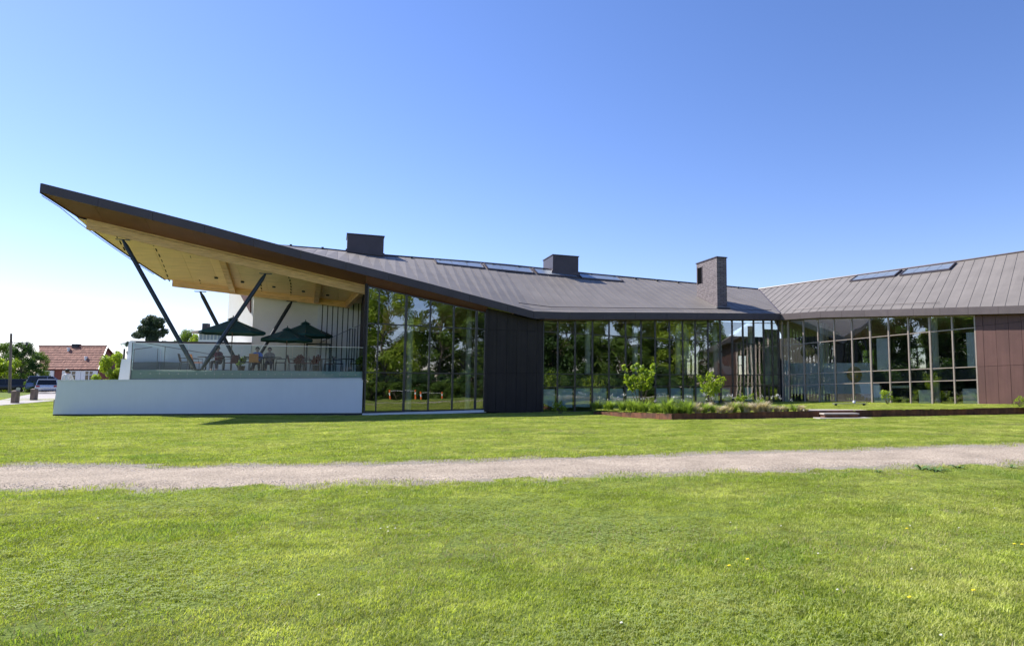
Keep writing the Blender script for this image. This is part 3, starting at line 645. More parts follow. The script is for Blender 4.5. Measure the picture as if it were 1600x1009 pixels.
# ------------------------------------------------------------------ roof furniture
def roofbox(front, left, label, name, m, t_w, depth, vfront, zt, cap=False): pass
def vent(pxl, pxr, ytl, ytr, ybot, vf, depth, back_in):
    (t0, zt0), (t1, zt1) = A.px(pxl, ytl, vf), A.px(pxr, ytr, vf); _, zb = A.px((pxl+pxr)/2, ybot+14, vf); zt = (zt0+zt1)/2
    mb = MB(); A.slab(mb, [(t0, zb), (t1, zb), (t1, zt), (t0, zt)], vf, vf+depth); o = obj('vent_box', mb, M['fascia'], Bp, bevel=.02)
    m2 = MB(); A.slab(m2, [(t0-.05, zt+.003), (t1+.05, zt+.003), (t1+.05, zt+.06), (t0-.05, zt+.06)], vf-.05, vf+depth+.05); obj('cap', m2, M['fascia'], o)
    m3 = MB(); a, b = zA(t0, vf)+.05, zA(t1, vf)+.05; A.slab(m3, [(t0-.12, a), (t1+.12, b), (t1+.06, b+.2), (t0-.06, a+.2)], vf-.09, vf-.003); obj('flashing', m3, M['fascia'], o)
vent(543, 600, 365, 370.5, 402, 8.6, 2.2, 0); vent(864, 904, 399, 401, 426, 8.4, 2.6, 0)
# slate chimney
tc0, zc0 = A.px(1120, 402, 1.6); tc1, _ = A.px(1135.2, 402, 1.6)
mb = MB(); A.slab(mb, [(tc0, 6.6), (tc1, 6.6), (tc1, zc0), (tc0, zc0)], 1.6, 4.6); ch = obj('chimney', mb, M['slate'], Bp, bevel=.012)
m2 = MB(); A.slab(m2, [(tc0-.05, zc0+.003), (tc1+.05, zc0+.003), (tc1+.05, zc0+.07), (tc0-.05, zc0+.07)], 1.55, 4.65); obj('cap', m2, M['fascia'], ch)
m3 = MB(); A.slab(m3, [(tc0-.02, zc0-1.55), (tc0+.02, zc0-1.55), (tc0+.02, zc0-.35), (tc0-.02, zc0-.35)], 3.75, 4.4); obj('vent_opening', m3, M['black'], ch)
m4 = MB()
for a0, a1, v0, v1 in ((tc0-.03, tc0-.003, 3.7, 3.75), (tc0-.03, tc0-.003, 4.4, 4.45)): A.slab(m4, [(a0, zc0-1.6), (a1, zc0-1.6), (a1, zc0-.3), (a0, zc0-.3)], v0, v1)
obj('opening_frame', m4, M['fascia'], ch)
mb = MB()   # flashing skirt beside the chimney running up the slope
A.slab(mb, [(tc0-.25, zA(tc0, 1.3)+.04), (tc1+.1, zA(tc1, 1.3)+.04), (tc1+.1, zA(tc1, 1.3)+.1), (tc0-.25, zA(tc0, 1.3)+.1)], 1.2, 1.59); obj('flashing', mb, M['lead'], ch)
# skylights
def skylight(pl, zf, s0, s1, v0, v1, nd, lift=.16):
    q = [(s0, v0), (s1, v0), (s1, v1), (s0, v1)]; mb = MB()
    def fr(a, b, c, d, l0, l1): mb.hexa([pl.P(x, zf(x, y)+l0, y) for x, y in ((a, c), (b, c), (b, d), (a, d))], [pl.P(x, zf(x, y)+l1, y) for x, y in ((a, c), (b, c), (b, d), (a, d))])
    fr(s0, s1, v0, v0+.09, .02, lift); fr(s0, s1, v1-.06, v1, .02, lift+.03); fr(s0, s0+.08, v0+.091, v1-.061, .02, lift+.02); fr(s1-.08, s1, v0+.091, v1-.061, .02, lift+.02)
    o = obj('skylight', mb, M['fascia'], Bp); w = (s1-s0-.16)/nd
    for i in range(nd):
        a = s0+.08+w*i; g = MB(); l = lift-.03
        g.hexa([pl.P(x, zf(x, y)+l-.03, y) for x, y in ((a+.015, v0+.1), (a+w-.015, v0+.1), (a+w-.015, v1-.07), (a+.015, v1-.07))], [pl.P(x, zf(x, y)+l, y) for x, y in ((a+.015, v0+.1), (a+w-.015, v0+.1), (a+w-.015, v1-.07), (a+.015, v1-.07))]); obj('pane', g, M['skyglass'], o)
xk = [681, 761, 839, 909, 978]
for i in range(4):
    a, b = A.px(xk[i], 412+i*7, 7.6)[0], A.px(xk[i+1], 419+i*7, 7.6)[0]; skylight(A, zA, a+.06, b-.12, 7.75, 9.15, 3, .12)
for x0, x1, y0, y1 in ((1327, 1400, 440, 432), (1405, 1486, 431, 420)):
    a, b = K.px(x0, y0, vJ-1.5)[0], K.px(x1, y1, vJ-1.5)[0]; skylight(K, zK, a, b-.1, vJ-1.5, vJ-.3, 4, .12)
# snow guard rails and ridge brackets
mb = MB(); mb.tube([A.P(t, zA(t, .7)+.1, .7) for t in np.linspace(tB-1.5, tE-.3, 10)], .022, 6); obj('snow_rail', mb, M['fascia'], Bp)
mb = MB(); mb.tube([K.P(s, zK(s, .6)+.1, .6) for s in np.linspace(.6, SC[-1]-2, 8)], .02, 6); obj('snow_rail', mb, M['fascia'], Bp)
for t in list(np.arange(ridA[0][0]+.5, tJ-1, 1.9)):
    mb = MB(); A.slab(mb, [(t, zA(t, 9.1)+.02), (t+.14, zA(t, 9.1)+.02), (t+.14, zA(t, 9.1)+.15), (t, zA(t, 9.1)+.15)], 9.0, 9.25); obj('ridge_bracket', mb, M['darkplastic'], Bp)
# ------------------------------------------------------------------ terrace
tL = A.px(85.5, 620, .6)[0]; tRr = A.px(206, 560, .6)[0]; tW = SA[0]-.12
wz = linez(A, (85,593.5), (566,590.5), .6)
tw = thing('terrace_wall', 'low white rendered wall in front of the raised terrace, ending at the glass front', 'wall', A.P((tL+tW)/2, 0, .75))
mb = MB(); A.slab(mb, [(tL-.03, .27), (tW, .12), (tW, wz(tW)-.05), (tL+.06, wz(tL)-.05)], .6, .95); obj('wall_face', mb, M['render'], tw, bevel=.01)
mb = MB(); A.slab(mb, [(tL-.03, -.4), (tW, -.4), (tW, .115), (tL-.03, .265)], .63, .9); obj('plinth', mb, M['plinth'], tw)
mb = MB(); A.slab(mb, [(tL+.04, wz(tL)-.048), (tW, wz(tW)-.048), (tW, wz(tW)), (tL+.04, wz(tL))], .58, 1.0); obj('coping', mb, M['render'], tw)
mb = MB(); A.slab(mb, [(tL+.1, -.3), (tL+.4, -.3), (tL+.4, wz(tL)-.05), (tL+.1, wz(tL)-.05)], .97, 7.4); obj('return_wall', mb, M['render'], tw)
def pier(x0, x1, yt, v0, v1, name):
    a, b = A.px(x0, 560, v0)[0], A.px(x1, 560, v0)[0]; z = A.px((x0+x1)/2, yt, v0)[1]
    mb = MB(); A.slab(mb, [(a-.12, 1.3), (b, 1.3), (b, z), (a, z)], v0, v1); obj(name, mb, M['render'], tw)
pier(199.5, 208, 533, 2.4, 2.7, 'pier'); pier(190, 204, 561, 1.9, 2.35, 'pier')
mb = MB(); A.slab(mb, [(tRr, wz(tRr)+.003), (tW, wz(tW)+.003), (tW, DECK-.02), (tRr, DECK-.02)], .66, .9)
mb2 = MB(); A.slab(mb2, [(tRr, DECK-.12), (tW, DECK-.12), (tW, DECK), (tRr, DECK)], .905, 7.55)
obj('deck_edge', mb, mat('deck_edge_grey', (.36,.39,.37), .6), tw)
tag(obj('terrace_deck', mb2, M['concrete']), kind='structure')
rail = thing('glass_railing', 'frameless clear glass railing along the edge of the raised terrace', 'railing', A.P((tRr+tW)/2, DECK, .63))
GT = 3.72; n = 9
for i in range(n):
    a, b = tRr+(tW-tRr)*i/n, tRr+(tW-tRr)*(i+1)/n-.02; mb = MB(); A.slab(mb, [(a, wz(a)+.03), (b, wz(b)+.03), (b, GT), (a, GT)], .625, .645); obj('pane', mb, M['railglass'], rail)
for i in range(4):
    v0, v1 = .66+i*1.55, .66+(i+1)*1.55-.02; mb = MB(); A.slab(mb, [(tRr+.01, DECK), (tRr+.03, DECK), (tRr+.03, GT), (tRr+.01, GT)], v0, v1); obj('pane', mb, M['railglass'], rail)
mb = MB(); A.slab(mb, [(tRr, GT+.002), (tW, GT+.002), (tW, GT+.03), (tRr, GT+.03)], .615, .655); obj('top_trim', mb, M['chrome'], rail)
mb = MB(); A.slab(mb, [(tRr, wz(tRr)), (tW, wz(tW)), (tW, wz(tW)+.028), (tRr, wz(tRr)+.028)], .61, .655); obj('clamp_rail', mb, M['lead'], rail)
mb = MB(); A.slab(mb, [(tRr-.03, wz(tRr)), (tRr+.005, wz(tRr)), (tRr+.005, GT+.03), (tRr-.03, GT+.03)], .6, .66); obj('end_post', mb, M['lead'], rail)
for i in range(26):
    t = tRr+.4+(tW-tRr-.8)*i/25; c = A.P(t, 2.22, .61); mb = MB(); mb.tube([c, A.P(t, 2.22, .624)], .03, 8); obj('fixing_disc', mb, M['chrome'], rail)
# parapet and rear walls of the terrace
pp = thing('parapet_wall', 'white parapet with dark capping at the back of the terrace, left of the tall wall', 'wall', A.P(5, DECK, 7.7))
ta, tb = A.px(204, 560, 7.5)[0], A.px(391.5, 560, 7.5)[0]; zp = linez(A, (204,535), (391,537.5), 7.5)
mb = MB(); A.slab(mb, [(ta, 1.2), (tb, 1.2), (tb, zp(tb)), (ta, zp(ta))], 7.5, 7.8); obj('wall_face', mb, M['render'], pp)
mb = MB(); A.slab(mb, [(ta-.05, zp(ta)+.003), (tb, zp(tb)+.003), (tb, zp(tb)+.1), (ta-.05, zp(ta)+.1)], 7.42, 7.86); obj('capping', mb, M['fascia'], pp)
r0, r1 = A.px(222, 535, 6.6), A.px(362, 559, 6.6); mb = MB(); mb.tube([A.P(r0[0], r0[1], 6.6), A.P(r1[0], r1[1], 6.6), A.P(r1[0], 2.45, 6.6)], .022, 6)
for k in (.25, .5, .75): t = r0[0]+(r1[0]-r0[0])*k; mb.tube([A.P(t, DECK, 6.6), A.P(t, r0[1]+(r1[1]-r0[1])*k, 6.6)], .018, 6)
obj('handrail', mb, M['lead'], pp)
mb = MB(); t0, t1 = A.px(212, 560, 6.8)[0], A.px(300, 560, 6.8)[0]; A.slab(mb, [(t0, DECK), (t1, DECK), (t1, 2.95), (t0, 3.05)], 6.8, 7.2); obj('low_planter', mb, mat('planter_grey', (.22,.25,.25), .8), pp)
v1_ = 7.55; t0, t1 = A.px(392, 560, v1_)[0], A.px(493.5, 560, v1_)[0]; tq = A.px(571, 560, 7.4)[0]
mb = MB(); A.slab(mb, [(t0, 1.2), (t1, 1.2), (t1, 8.4), (t0, 8.6)], v1_, v1_+.3); obj('terrace_rear_wall', mb, M['render_warm'], Bp)
mb = MB(); A.slab(mb, [(t1+.01, 2.4), (tq+1, 2.4), (tq+1, 7.9), (t1+.01, 8.2)], 7.6, 7.8); obj('slat_backing', mb, M['interior_dark'], Bp)
sx = 493.5
while sx < 571:
    a, b = A.px(sx, 560, 7.4)[0], A.px(sx+6.6, 560, 7.4)[0]; mb = MB(); A.slab(mb, [(a, DECK), (b, DECK), (b, 7.95), (a, 8.0)], 7.4, 7.5); obj('slat', mb, M['render_white'], Bp); sx += 8.1
r0, r1 = A.px(500, 535, 7.), A.px(570, 504.5, 7.); mb = MB(); mb.tube([A.P(r0[0], DECK, 7.), A.P(r0[0], r0[1], 7.), A.P(r1[0], r1[1], 7.)], .02, 6); obj('handrail', mb, M['lead'], Bp)
# sunlit gable wall going back to the left
g0 = Vector(A.P(t0, 0, v1_)); W = Pl((g0.x, g0.y), (-.8, .6), (.6, .8)); sg = 3.5
mb = MB(); W.slab(mb, [(.0, 1.2), (sg, 1.2), (sg, 8.9), (.0, 8.9)], 0.0, .3); obj('gable_wall', mb, M['render_white'], Bp)
tri = [W.px(375, 459, -.06), W.px(391.3, 461, -.06), W.px(391, 489, -.06)]; mb = MB(); W.slab(mb, [tri[0], tri[2], tri[1]], -.08, -.005); obj('cladding_panel', mb, M['clad'], Bp)
# black portal and door posts on the terrace
def on_deck(px_, v): t = A.px(px_, 560, v)[0]; x, y, _ = A.P(t, 0, v); return x, y
th = thing('metal_frame', 'black square metal frame standing on the terrace behind the red chairs', 'frame', (*on_deck(496, 6.3), DECK))
t0, t1 = A.px(477.5, 560, 6.3)[0], A.px(516, 560, 6.3)[0]; zt = A.px(495, 536.5, 6.3)[1]
for t in (t0, t1-.09): mb = MB(); A.slab(mb, [(t, DECK), (t+.09, DECK), (t+.09, zt-.091), (t, zt-.091)], 6.25, 6.35); obj('post', mb, M['steel'], th)
mb = MB(); A.slab(mb, [(t0, zt-.09), (t1, zt-.09), (t1, zt), (t0, zt)], 6.25, 6.35); obj('top_bar', mb, M['steel'], th)
th = thing('tall_post_pair', 'two tall dark posts joined by a pale bar in front of the slatted wall', 'frame', (*on_deck(549, 6.6), DECK))
t0, t1 = A.px(545, 560, 6.6)[0], A.px(553, 560, 6.6)[0]; zt = A.px(549, 513, 6.6)[1]
for t in (t0, t1): mb = MB(); A.slab(mb, [(t-.03, DECK), (t+.03, DECK), (t+.03, zt), (t-.03, zt)], 6.58, 6.64); obj('post', mb, M['steel'], th)
mb = MB(); A.slab(mb, [(t0-.05, zt+.002), (t1+.05, zt+.002), (t1+.05, zt+.05), (t0-.05, zt+.05)], 6.56, 6.66); obj('bar', mb, M['render'], th)

# parasols
def umbrella(px_, ya, rpx, yr, v, label, rot):
    x, y = on_deck(px_, v); za = atY(px_, ya, y).z; zr = atY(px_, yr, y).z; r = rpx*y/FPX
    th = thing('parasol', label, 'parasol', (x, y, DECK), 'green parasols on the terrace')
    mb = MB(); mb.tube([(x, y, DECK+.05), (x, y, za-.05)], .03, 8); obj('pole', mb, M['wood'], th)
    mb = MB(); mb.lathe((x, y, DECK+.002), [(.32, 0), (.32, .05), (.05, .07)], 16); obj('base', mb, M['darkplastic'], th)
    mb = MB(); vs = [(x, y, za-.06)]; fs = []; N_ = 8; rg = 5
    for j in range(1, rg+1):
        k = j/rg
        for i in range(N_*2):
            a = rot+math.pi*i/N_; corner = i % 2 == 0; rr = r*k*(1 if corner else .93)
            vs.append((x+rr*math.cos(a), y+rr*math.sin(a), za-.06-(za-zr-.02)*k**.93+(0 if corner else -.035*k)))
    for i in range(N_*2): fs.append((0, 1+i, 1+(i+1) % (N_*2)))
    for j in range(rg-1):
        for i in range(N_*2): b0 = 1+j*N_*2; fs.append((b0+i, b0+N_*2+i, b0+N_*2+(i+1) % (N_*2), b0+(i+1) % (N_*2)))
    e = 1+(rg-1)*N_*2; ne = len(vs)
    for i in range(N_*2): q = vs[e+i]; vs.append((q[0], q[1], q[2]-.12))
    for i in range(N_*2): fs.append((e+i, ne+i, ne+(i+1) % (N_*2), e+(i+1) % (N_*2)))
    mb.add(vs, fs); o = obj('canopy', mb, M['umbrella'], th); m = o.modifiers.new('s', 'SOLIDIFY'); m.thickness = .012
    mb = MB(); mb.lathe((x, y, za-.14), [(.3, 0), (.16, .1), (.03, .16), (.02, .26)], 12); obj('vent_cap', mb, M['umbrella'], th)
    for i in range(N_):
        a = rot+2*math.pi*i/N_; mb = MB(); mb.tube([(x, y, za-.12), (x+r*.97*math.cos(a), y+r*.97*math.sin(a), zr-.02)], .011, 4); obj('rib', mb, M['wood'], th)
umbrella(361, 496, 47, 517, 3.6, 'largest dark green parasol, leftmost, between the crossing struts', .3)
umbrella(447, 512, 39, 529, 4.4, 'lower dark green parasol in the middle, partly in front of its neighbour', .1)
umbrella(475, 502.5, 40, 522, 5.6, 'dark green parasol on the right, highest beside the slatted wall', .45)
# furniture
def chair(px_, v, rot, label, wm, fm=None, group='chairs on the terrace'):
    fm = fm or M['steel']; x, y = on_deck(px_, v); th = thing('chair', label, 'chair', (x, y, DECK), group); c, s = math.cos(rot), math.sin(rot)
    def T(a, b, z): return (x+a*c-b*s, y+a*s+b*c, DECK+z)
    def bx(a0, a1, b0, b1, z0, z1, lean=0): mb = MB(); mb.hexa([T(a0, b0, z0), T(a1, b0, z0), T(a1, b1, z0), T(a0, b1, z0)], [T(a0-lean, b0, z1), T(a1-lean, b0, z1), T(a1-lean, b1, z1), T(a0-lean, b1, z1)]); return mb
    obj('seat', bx(-.22, .24, -.23, .23, .43, .47), wm, th, bevel=.01); obj('backrest', bx(-.24, -.21, -.22, .22, .475, .88, .1), wm, th)
    for a, b in ((-.22,-.22),(-.22,.22),(.22,-.22),(.22,.22)):
        mb = MB(); mb.tube([T(a*1.1, b*1.05, .0), T(a, b, .43)], .015, 6); obj('leg', mb, fm, th)
    for b in (-.25, .25):
        mb = MB(); mb.tube([T(.2, b, .43), T(.2, b, .64), T(-.25, b, .66)], .014, 5); obj('armrest', mb, fm, th)
def table(px_, v, r, label, m=None, square=False):
    x, y = on_deck(px_, v); th = thing('table', label, 'table', (x, y, DECK), 'tables on the terrace'); mb = MB()
    if square: mb.obox((x, y), (A.d.x, A.d.y), r, r*.6, DECK+.72, DECK+.755)
    else: mb.lathe((x, y, DECK+.72), [(r, 0), (r, .03)], 20)
    obj('tabletop', mb, m or M['darkplastic'], th); mb = MB(); mb.tube([(x, y, DECK+.03), (x, y, DECK+.719)], .035, 8); obj('pedestal', mb, M['steel'], th)
    mb = MB(); mb.lathe((x, y, DECK+.001), [(.3, 0), (.28, .03)], 16); obj('base', mb, M['steel'], th)
BK = M['darkplastic']; RW = M['redweave']; aL = math.atan2(A.d.y, A.d.x)
table(322, 2.6, .4, 'small round dark table between the orange covered chair and the person in dark red')
table(350, 1.6, .35, 'pedestal table with thin stem under the largest parasol')
table(412, 2.0, .85, 'long dark table with two seated people behind it', square=True)
table(470, 2.4, .4, 'round dark table among the red chairs below the middle parasol')
table(503, 3.4, .4, 'round dark table inside the black frame')
table(541, 2.6, .45, 'round dark table nearest the glass front')
for p, v, ro, lb, m in [
    (290, 2.4, aL, 'black chair facing right, leftmost on the terrace behind the strut', BK),
    (307, 3.0, aL+.5, 'chair draped with an orange blanket beside the strut foot', M['orange']),
    (338, 3.4, aL-1.9, 'black chair under the person in dark red', BK),
    (362, 3.2, aL+2.4, 'red woven chair beneath the parasol pole', RW),
    (383.5, 1.7, aL, 'black chair at the left end of the long table', BK),
    (438.5, 1.7, aL+math.pi, 'black chair at the right end of the long table beside the middle parasol pole', BK),
    (402, 3.3, aL-1.57, 'black chair under the person in the blue top', BK),
    (421, 3.5, aL-1.57, 'black chair under the person in the tan top', BK),
    (398, 1.1, aL+1.5, 'orange chair with its back to the railing in front of the long table', M['orange']),
    (459, 2.2, aL+.2, 'red woven chair left of the round table', RW), (481, 2.0, aL+3.0, 'red woven chair right of the round table', RW),
    (470, 3.6, aL-1.5, 'red woven chair behind the round table', RW), (492, 3.0, aL, 'red woven chair just inside the black frame', RW),
    (514, 3.4, aL+3.1, 'dark woven chair at the right post of the black frame', RW),
    (529, 2.4, aL+.1, 'dark chair left of the table nearest the glass front', BK), (554, 2.4, aL+3.1, 'dark chair beside the end of the railing', BK)]: chair(p, v, ro, lb, m)
# potted plants
def leafcloud(cs, rs, n, size, seed, flat=.8):
    r_ = np.random.default_rng(seed); cs = np.asarray(cs, float); rs = np.asarray(rs, float); w = rs**2/np.sum(rs**2)
    k = r_.choice(len(cs), n, p=w); d = r_.normal(size=(n, 3)); d /= np.linalg.norm(d, axis=1)[:, None]+1e-9; rad = r_.random(n)**.45
    d[:, 2] *= flat; P = cs[k]+d*(rs[k]*rad)[:, None]
    nrm = d+r_.normal(size=(n, 3))*.8+np.array([0,0,.4]); nrm /= np.linalg.norm(nrm, axis=1)[:, None]
    t = np.cross(nrm, r_.normal(size=(n, 3))); t /= np.linalg.norm(t, axis=1)[:, None]+1e-9; b = np.cross(nrm, t)
    s = size*(.6+.8*r_.random(n))[:, None]
    V = np.stack([P-t*s*.6, P+b*s*.36+nrm*s*.12, P+t*s*.65, P-b*s*.36+nrm*s*.12], 1).reshape(-1, 3)
    return V, np.arange(n*4).reshape(n, 4), np.repeat(r_.random(n), 4)
def potted(px_, v, label, m):
    x, y = on_deck(px_, v); th = thing('potted_plant', label, 'plant', (x, y, DECK)); mb = MB(); mb.lathe((x, y, DECK+.001), [(.14, 0), (.19, .32), (.17, .33)], 14); obj('pot', mb, M['darkplastic'], th)
    V, F, T = leafcloud([(x, y, DECK+.6), (x+.1, y, DECK+.75), (x-.1, y, DECK+.5)], [.22, .18, .18], 260, .09, int(px_)); V -= np.array([x, y, DECK])
    link('foliage', fastmesh('foliage', V, F, m, {'tint': T}), th)
potted(494, 1.2, 'red leaved potted plant on the terrace below the right parasol', M['leaf_red']); potted(466, 1.1, 'small red leaved potted plant left of the middle table', M['leaf_red'])
potted(562, 1.5, 'green potted plant at the right end of the railing', M['leaf']); potted(378, 4.6, 'green potted plant in front of the parapet beside the back strut', M['leaf'])

# ------------------------------------------------------------------ people
M['skin'] = mat('skin', (.5,.3,.22), .55); M['hair'] = mat('dark_hair', (.03,.02,.015), .6)
def cloth(n, c): return mat(n, c, .85, var=.1, vscale=12)
def person(label, loc, face, pose, top, bot, group=None):
    th = thing('person', label, 'person', loc, group); X = Vector(loc); c, s = math.cos(face), math.sin(face)
    def T(f, l, z): return Vector((X.x+f*c-l*s, X.y+f*s+l*c, X.z+z))     # forward, left, up
    if pose == 'sit': hip = .5; lean = .06; kn = lambda sd: T(.42, sd*.12, .5); an = lambda sd: T(.42, sd*.13, .08); hand = lambda sd: T(.42, sd*.12, .74); elb = lambda sd: T(.16, sd*.27, .72); b0 = 0
    else: hip = .92; lean = .16; kn = lambda sd: T(.12 if sd > 0 else -.02, sd*.1, .5); an = lambda sd: T(.25 if sd > 0 else -.32, sd*.1, .08); hand = lambda sd: T(.22*(-sd)+.2, sd*.3, .86); elb = lambda sd: T(.02*(-sd)+.05, sd*.27, 1.12)
    h = hip; sh = h+.5; H = MB(); P = T(0, 0, h); Cc = T(lean*.6, 0, h+.28); S = T(lean, 0, sh); Nk = T(lean*1.1, 0, sh+.1); Hd = T(lean*1.1+.03, 0, sh+.23)
    H.tube([T(0,0,h-.08), P, Cc, S, Nk], [.13, .155, .14, .15, .055], 12); H.tube([T(lean, -.17, sh-.02), S, T(lean, .17, sh-.02)], [.06, .1, .06], 10)
    H.tube([Nk-Vector((0,0,.03)), Hd], [.055, .06], 10); H.ball(Hd, .105, 14, 10, 1.15, .95, .95)
    H.ball(Hd+T(.105,0,0)-X, .018, 6, 5, 1.5)
    for sd in (-1, 1):
        H.ball(Hd+T(0, sd*.1, -.01)-X, .025, 6, 5, 1.3); sp = T(lean, sd*.19, sh-.03); H.ball(sp, .062, 8, 6)
        H.tube([sp, elb(sd), hand(sd)], [.055, .043, .03], 8)
        d = (hand(sd)-elb(sd)).normalized(); a = hand(sd)+d*.05; H.ball(a, .042, 8, 6, .6)
        side = d.cross(Vector((0,0,1))).normalized()
        for q, ln in ((-.027, .07), (-.009, .085), (.009, .08), (.027, .06)): H.tube([a+side*q, a+side*q*1.15+d*ln*.6, a+side*q*1.2+d*ln-Vector((0,0,.02))], [.011, .01, .008], 6)
        H.tube([a-side*.03*sd, a-side*.06*sd+d*.03, a-side*.06*sd+d*.055], [.012, .011, .009], 6)
        H.tube([T(0, sd*.09, h), kn(sd), an(sd)], [.09, .06, .04], 10); H.tube([an(sd), an(sd)+T(.0,0,-.03)-X, an(sd)+T(.15,0,-.045)-X], [.045, .045, .03], 8)
    body = obj('body', H, M['skin'], th, smooth=True); m = body.modifiers.new('r', 'REMESH'); m.mode = 'VOXEL'; m.voxel_size = .014; m.use_smooth_shade = True
    U = MB(); U.tube([T(0,0,h-.1), P, Cc, S, Nk-Vector((0,0,.03))], [.16, .172, .158, .165, .075], 12); U.tube([T(lean, -.19, sh-.03), S, T(lean, .19, sh-.03)], [.075, .11, .075], 10)
    for sd in (-1, 1): sp = T(lean, sd*.19, sh-.03); U.tube([sp, elb(sd), elb(sd)*.25+hand(sd)*.75], [.072, .058, .045], 8)
    o = obj('shirt', U, top, th); m = o.modifiers.new('r', 'REMESH'); m.mode = 'VOXEL'; m.voxel_size = .02; m.use_smooth_shade = True
    L_ = MB(); L_.tube([T(0,0,h-.12), P+Vector((0,0,.05))], [.16, .165], 12)
    for sd in (-1, 1): L_.tube([T(0, sd*.09, h), kn(sd), an(sd)+Vector((0,0,.05))], [.105, .08, .06], 10)
    o = obj('trousers', L_, bot, th); m = o.modifiers.new('r', 'REMESH'); m.mode = 'VOXEL'; m.voxel_size = .02; m.use_smooth_shade = True
    hr = MB(); hr.ball(Hd+T(-.02,0,.025)-X, .112, 14, 9, 1.1, .98, 1.0); o = obj('hair', hr, M['hair'], th, smooth=True)
    e = MB()
    for sd in (-1, 1): e.ball(Hd+T(.095, sd*.035, .01)-X, .011, 6, 5)
    obj('eyes', e, M['black'], th)
for px_, v, fc, lb, t_, b_ in ((341, 3.4, aL-1.9, 'person in a dark red top seated under the largest parasol', (.14,.04,.05), (.06,.06,.08)),
                           (402, 3.3, aL-1.57, 'person in a blue top seated behind the long table', (.12,.2,.5), (.05,.05,.06)),
                           (421, 3.5, aL-1.57, 'person in a tan top seated behind the long table', (.35,.24,.18), (.08,.08,.1))):
    x, y = on_deck(px_, v); person(lb, (x, y, DECK), fc, 'sit', cloth('shirt', t_), cloth('trousers', b_), 'people seated on the terrace')
mb = MB(); q = atY(107, 590, 40); mb.box(q.x-.35, q.x+4, 39.5, 41.5, -.2, .82); tag(obj('ramp', mb, M['concrete']), kind='structure')
person('person in a white shirt walking past behind the left end of the terrace wall', (q.x, 40, .82), math.pi*.85, 'walk', cloth('white_shirt', (.75,.74,.75)), cloth('light_trousers', (.5,.5,.5)))

# ------------------------------------------------------------------ raised lawn, corten edge, steps, bench
c0, c1, c2 = onG(928, 647.5), onG(1051, 656.5), onG(1600, 647.7); c2 = c1+(c2-c1)*1.35
zl1, zl2 = atY(1051, 646, c1.y).z, atY(1600, 636.5, onG(1600,647.7).y).z
kx = (zl2-zl1)/(onG(1600,647.7).x-c1.x)
def gz2(x, y): return zl1-.02+kx*(x-c1.x)+.004*(y-c1.y)
pB0, pE0 = A.P(A.px(925, 560, .62)[0], 0, .62), A.P(tE, 0, .62); pC1 = K.P(SMAX+3, 0, .52)
poly2 = [(c0.x, c0.y), (c1.x, c1.y), (c2.x, c2.y), (pC1[0], pC1[1]), (K.P(.1,0,.52)[0], K.P(.1,0,.52)[1]), (pB0[0], pB0[1])]
def inpoly(x, y, pg):
    c = False; j = len(pg)-1
    for i in range(len(pg)):
        if (pg[i][1] > y) != (pg[j][1] > y) and x < (pg[j][0]-pg[i][0])*(y-pg[i][1])/(pg[j][1]-pg[i][1])+pg[i][0]: c = not c
        j = i
    return c
mb = MB(); top = [(x, y, gz2(x, y)) for x, y in poly2]; top[0] = (c0.x, c0.y, gz(c0.x, c0.y)+.12); mb.hexa([(x, y, -.3) for x, y, z in top], top)
gl2 = obj('raised_lawn', mb, bpy.data.materials['lawn_ground'], kind='structure')
kerb = thing('garden_edging', 'rusty weathering steel edging holding the raised lawn and planting bed', 'edging', (c1.x, c1.y, gz(c1.x, c1.y)))
def kseg(a, b, ha, hb, n):
    for i in range(n):
        p, q = a+(b-a)*(i/n), a+(b-a)*((i+1)/n); d = (b-a).normalized(); nrm = Vector((d.y, -d.x, 0))*.012; q = q-d*.008
        za, zb = ha+(hb-ha)*i/n, ha+(hb-ha)*(i+1)/n; mb = MB(); P = lambda o, w, z: (o.x+w.x, o.y+w.y, z)
        mb.hexa([P(p, nrm, -.2), P(q, nrm, -.2), P(q, nrm, zb), P(p, nrm, za)], [P(p, -nrm*2, -.2), P(q, -nrm*2, -.2), P(q, -nrm*2, zb), P(p, -nrm*2, za)]); obj('steel_plate', mb, M['corten'], kerb)
kseg(Vector((c0.x, c0.y, 0)), Vector((c1.x-.02, c1.y, 0)), gz(c0.x, c0.y)+.17, zl1, 3); kseg(Vector((c1.x, c1.y, 0)), Vector((c2.x, c2.y, 0)), zl1+.01, zl1+.01+kx*(c2.x-c1.x), 9)
st = onG(1320, 654); dd = (c2-c1).normalized(); ang = (dd.x, dd.y); stp = thing('garden_steps', 'two pale concrete steps up the rusty edging to the glass front', 'steps', (st.x, st.y, gz(st.x, st.y)))
yk = c1.y+(c2.y-c1.y)*(st.x-c1.x)/(c2.x-c1.x)
mb = MB(); mb.obox((st.x, yk-.75), ang, 1.25, .45, -.1, gz(st.x, yk)+.04); obj('step', mb, M['concrete'], stp, bevel=.01)
mb = MB(); mb.obox((st.x-.05, yk-.4), ang, .85, .3, gz(st.x, yk)+.17, gz(st.x, yk)+.24); obj('step', mb, M['concrete'], stp, bevel=.01)
mb = MB(); mb.obox((st.x-.05, yk-.35), ang, .8, .28, gz(st.x, yk)+.045, gz(st.x, yk)+.168); obj('riser', mb, M['corten'], stp)
mb = MB(); mb.obox((st.x, yk+.8), ang, 1.5, .75, gz2(st.x, yk), gz2(st.x, yk)+.04); obj('landing', mb, M['concrete'], stp)
bx_ = atZ(1328, 632, .62); bn = thing('bench', 'low flat grey bench on the lawn in front of the right wing', 'bench', (bx_.x, 39, gz2(bx_.x, 39))); bq = atY(1328, 633, 39)
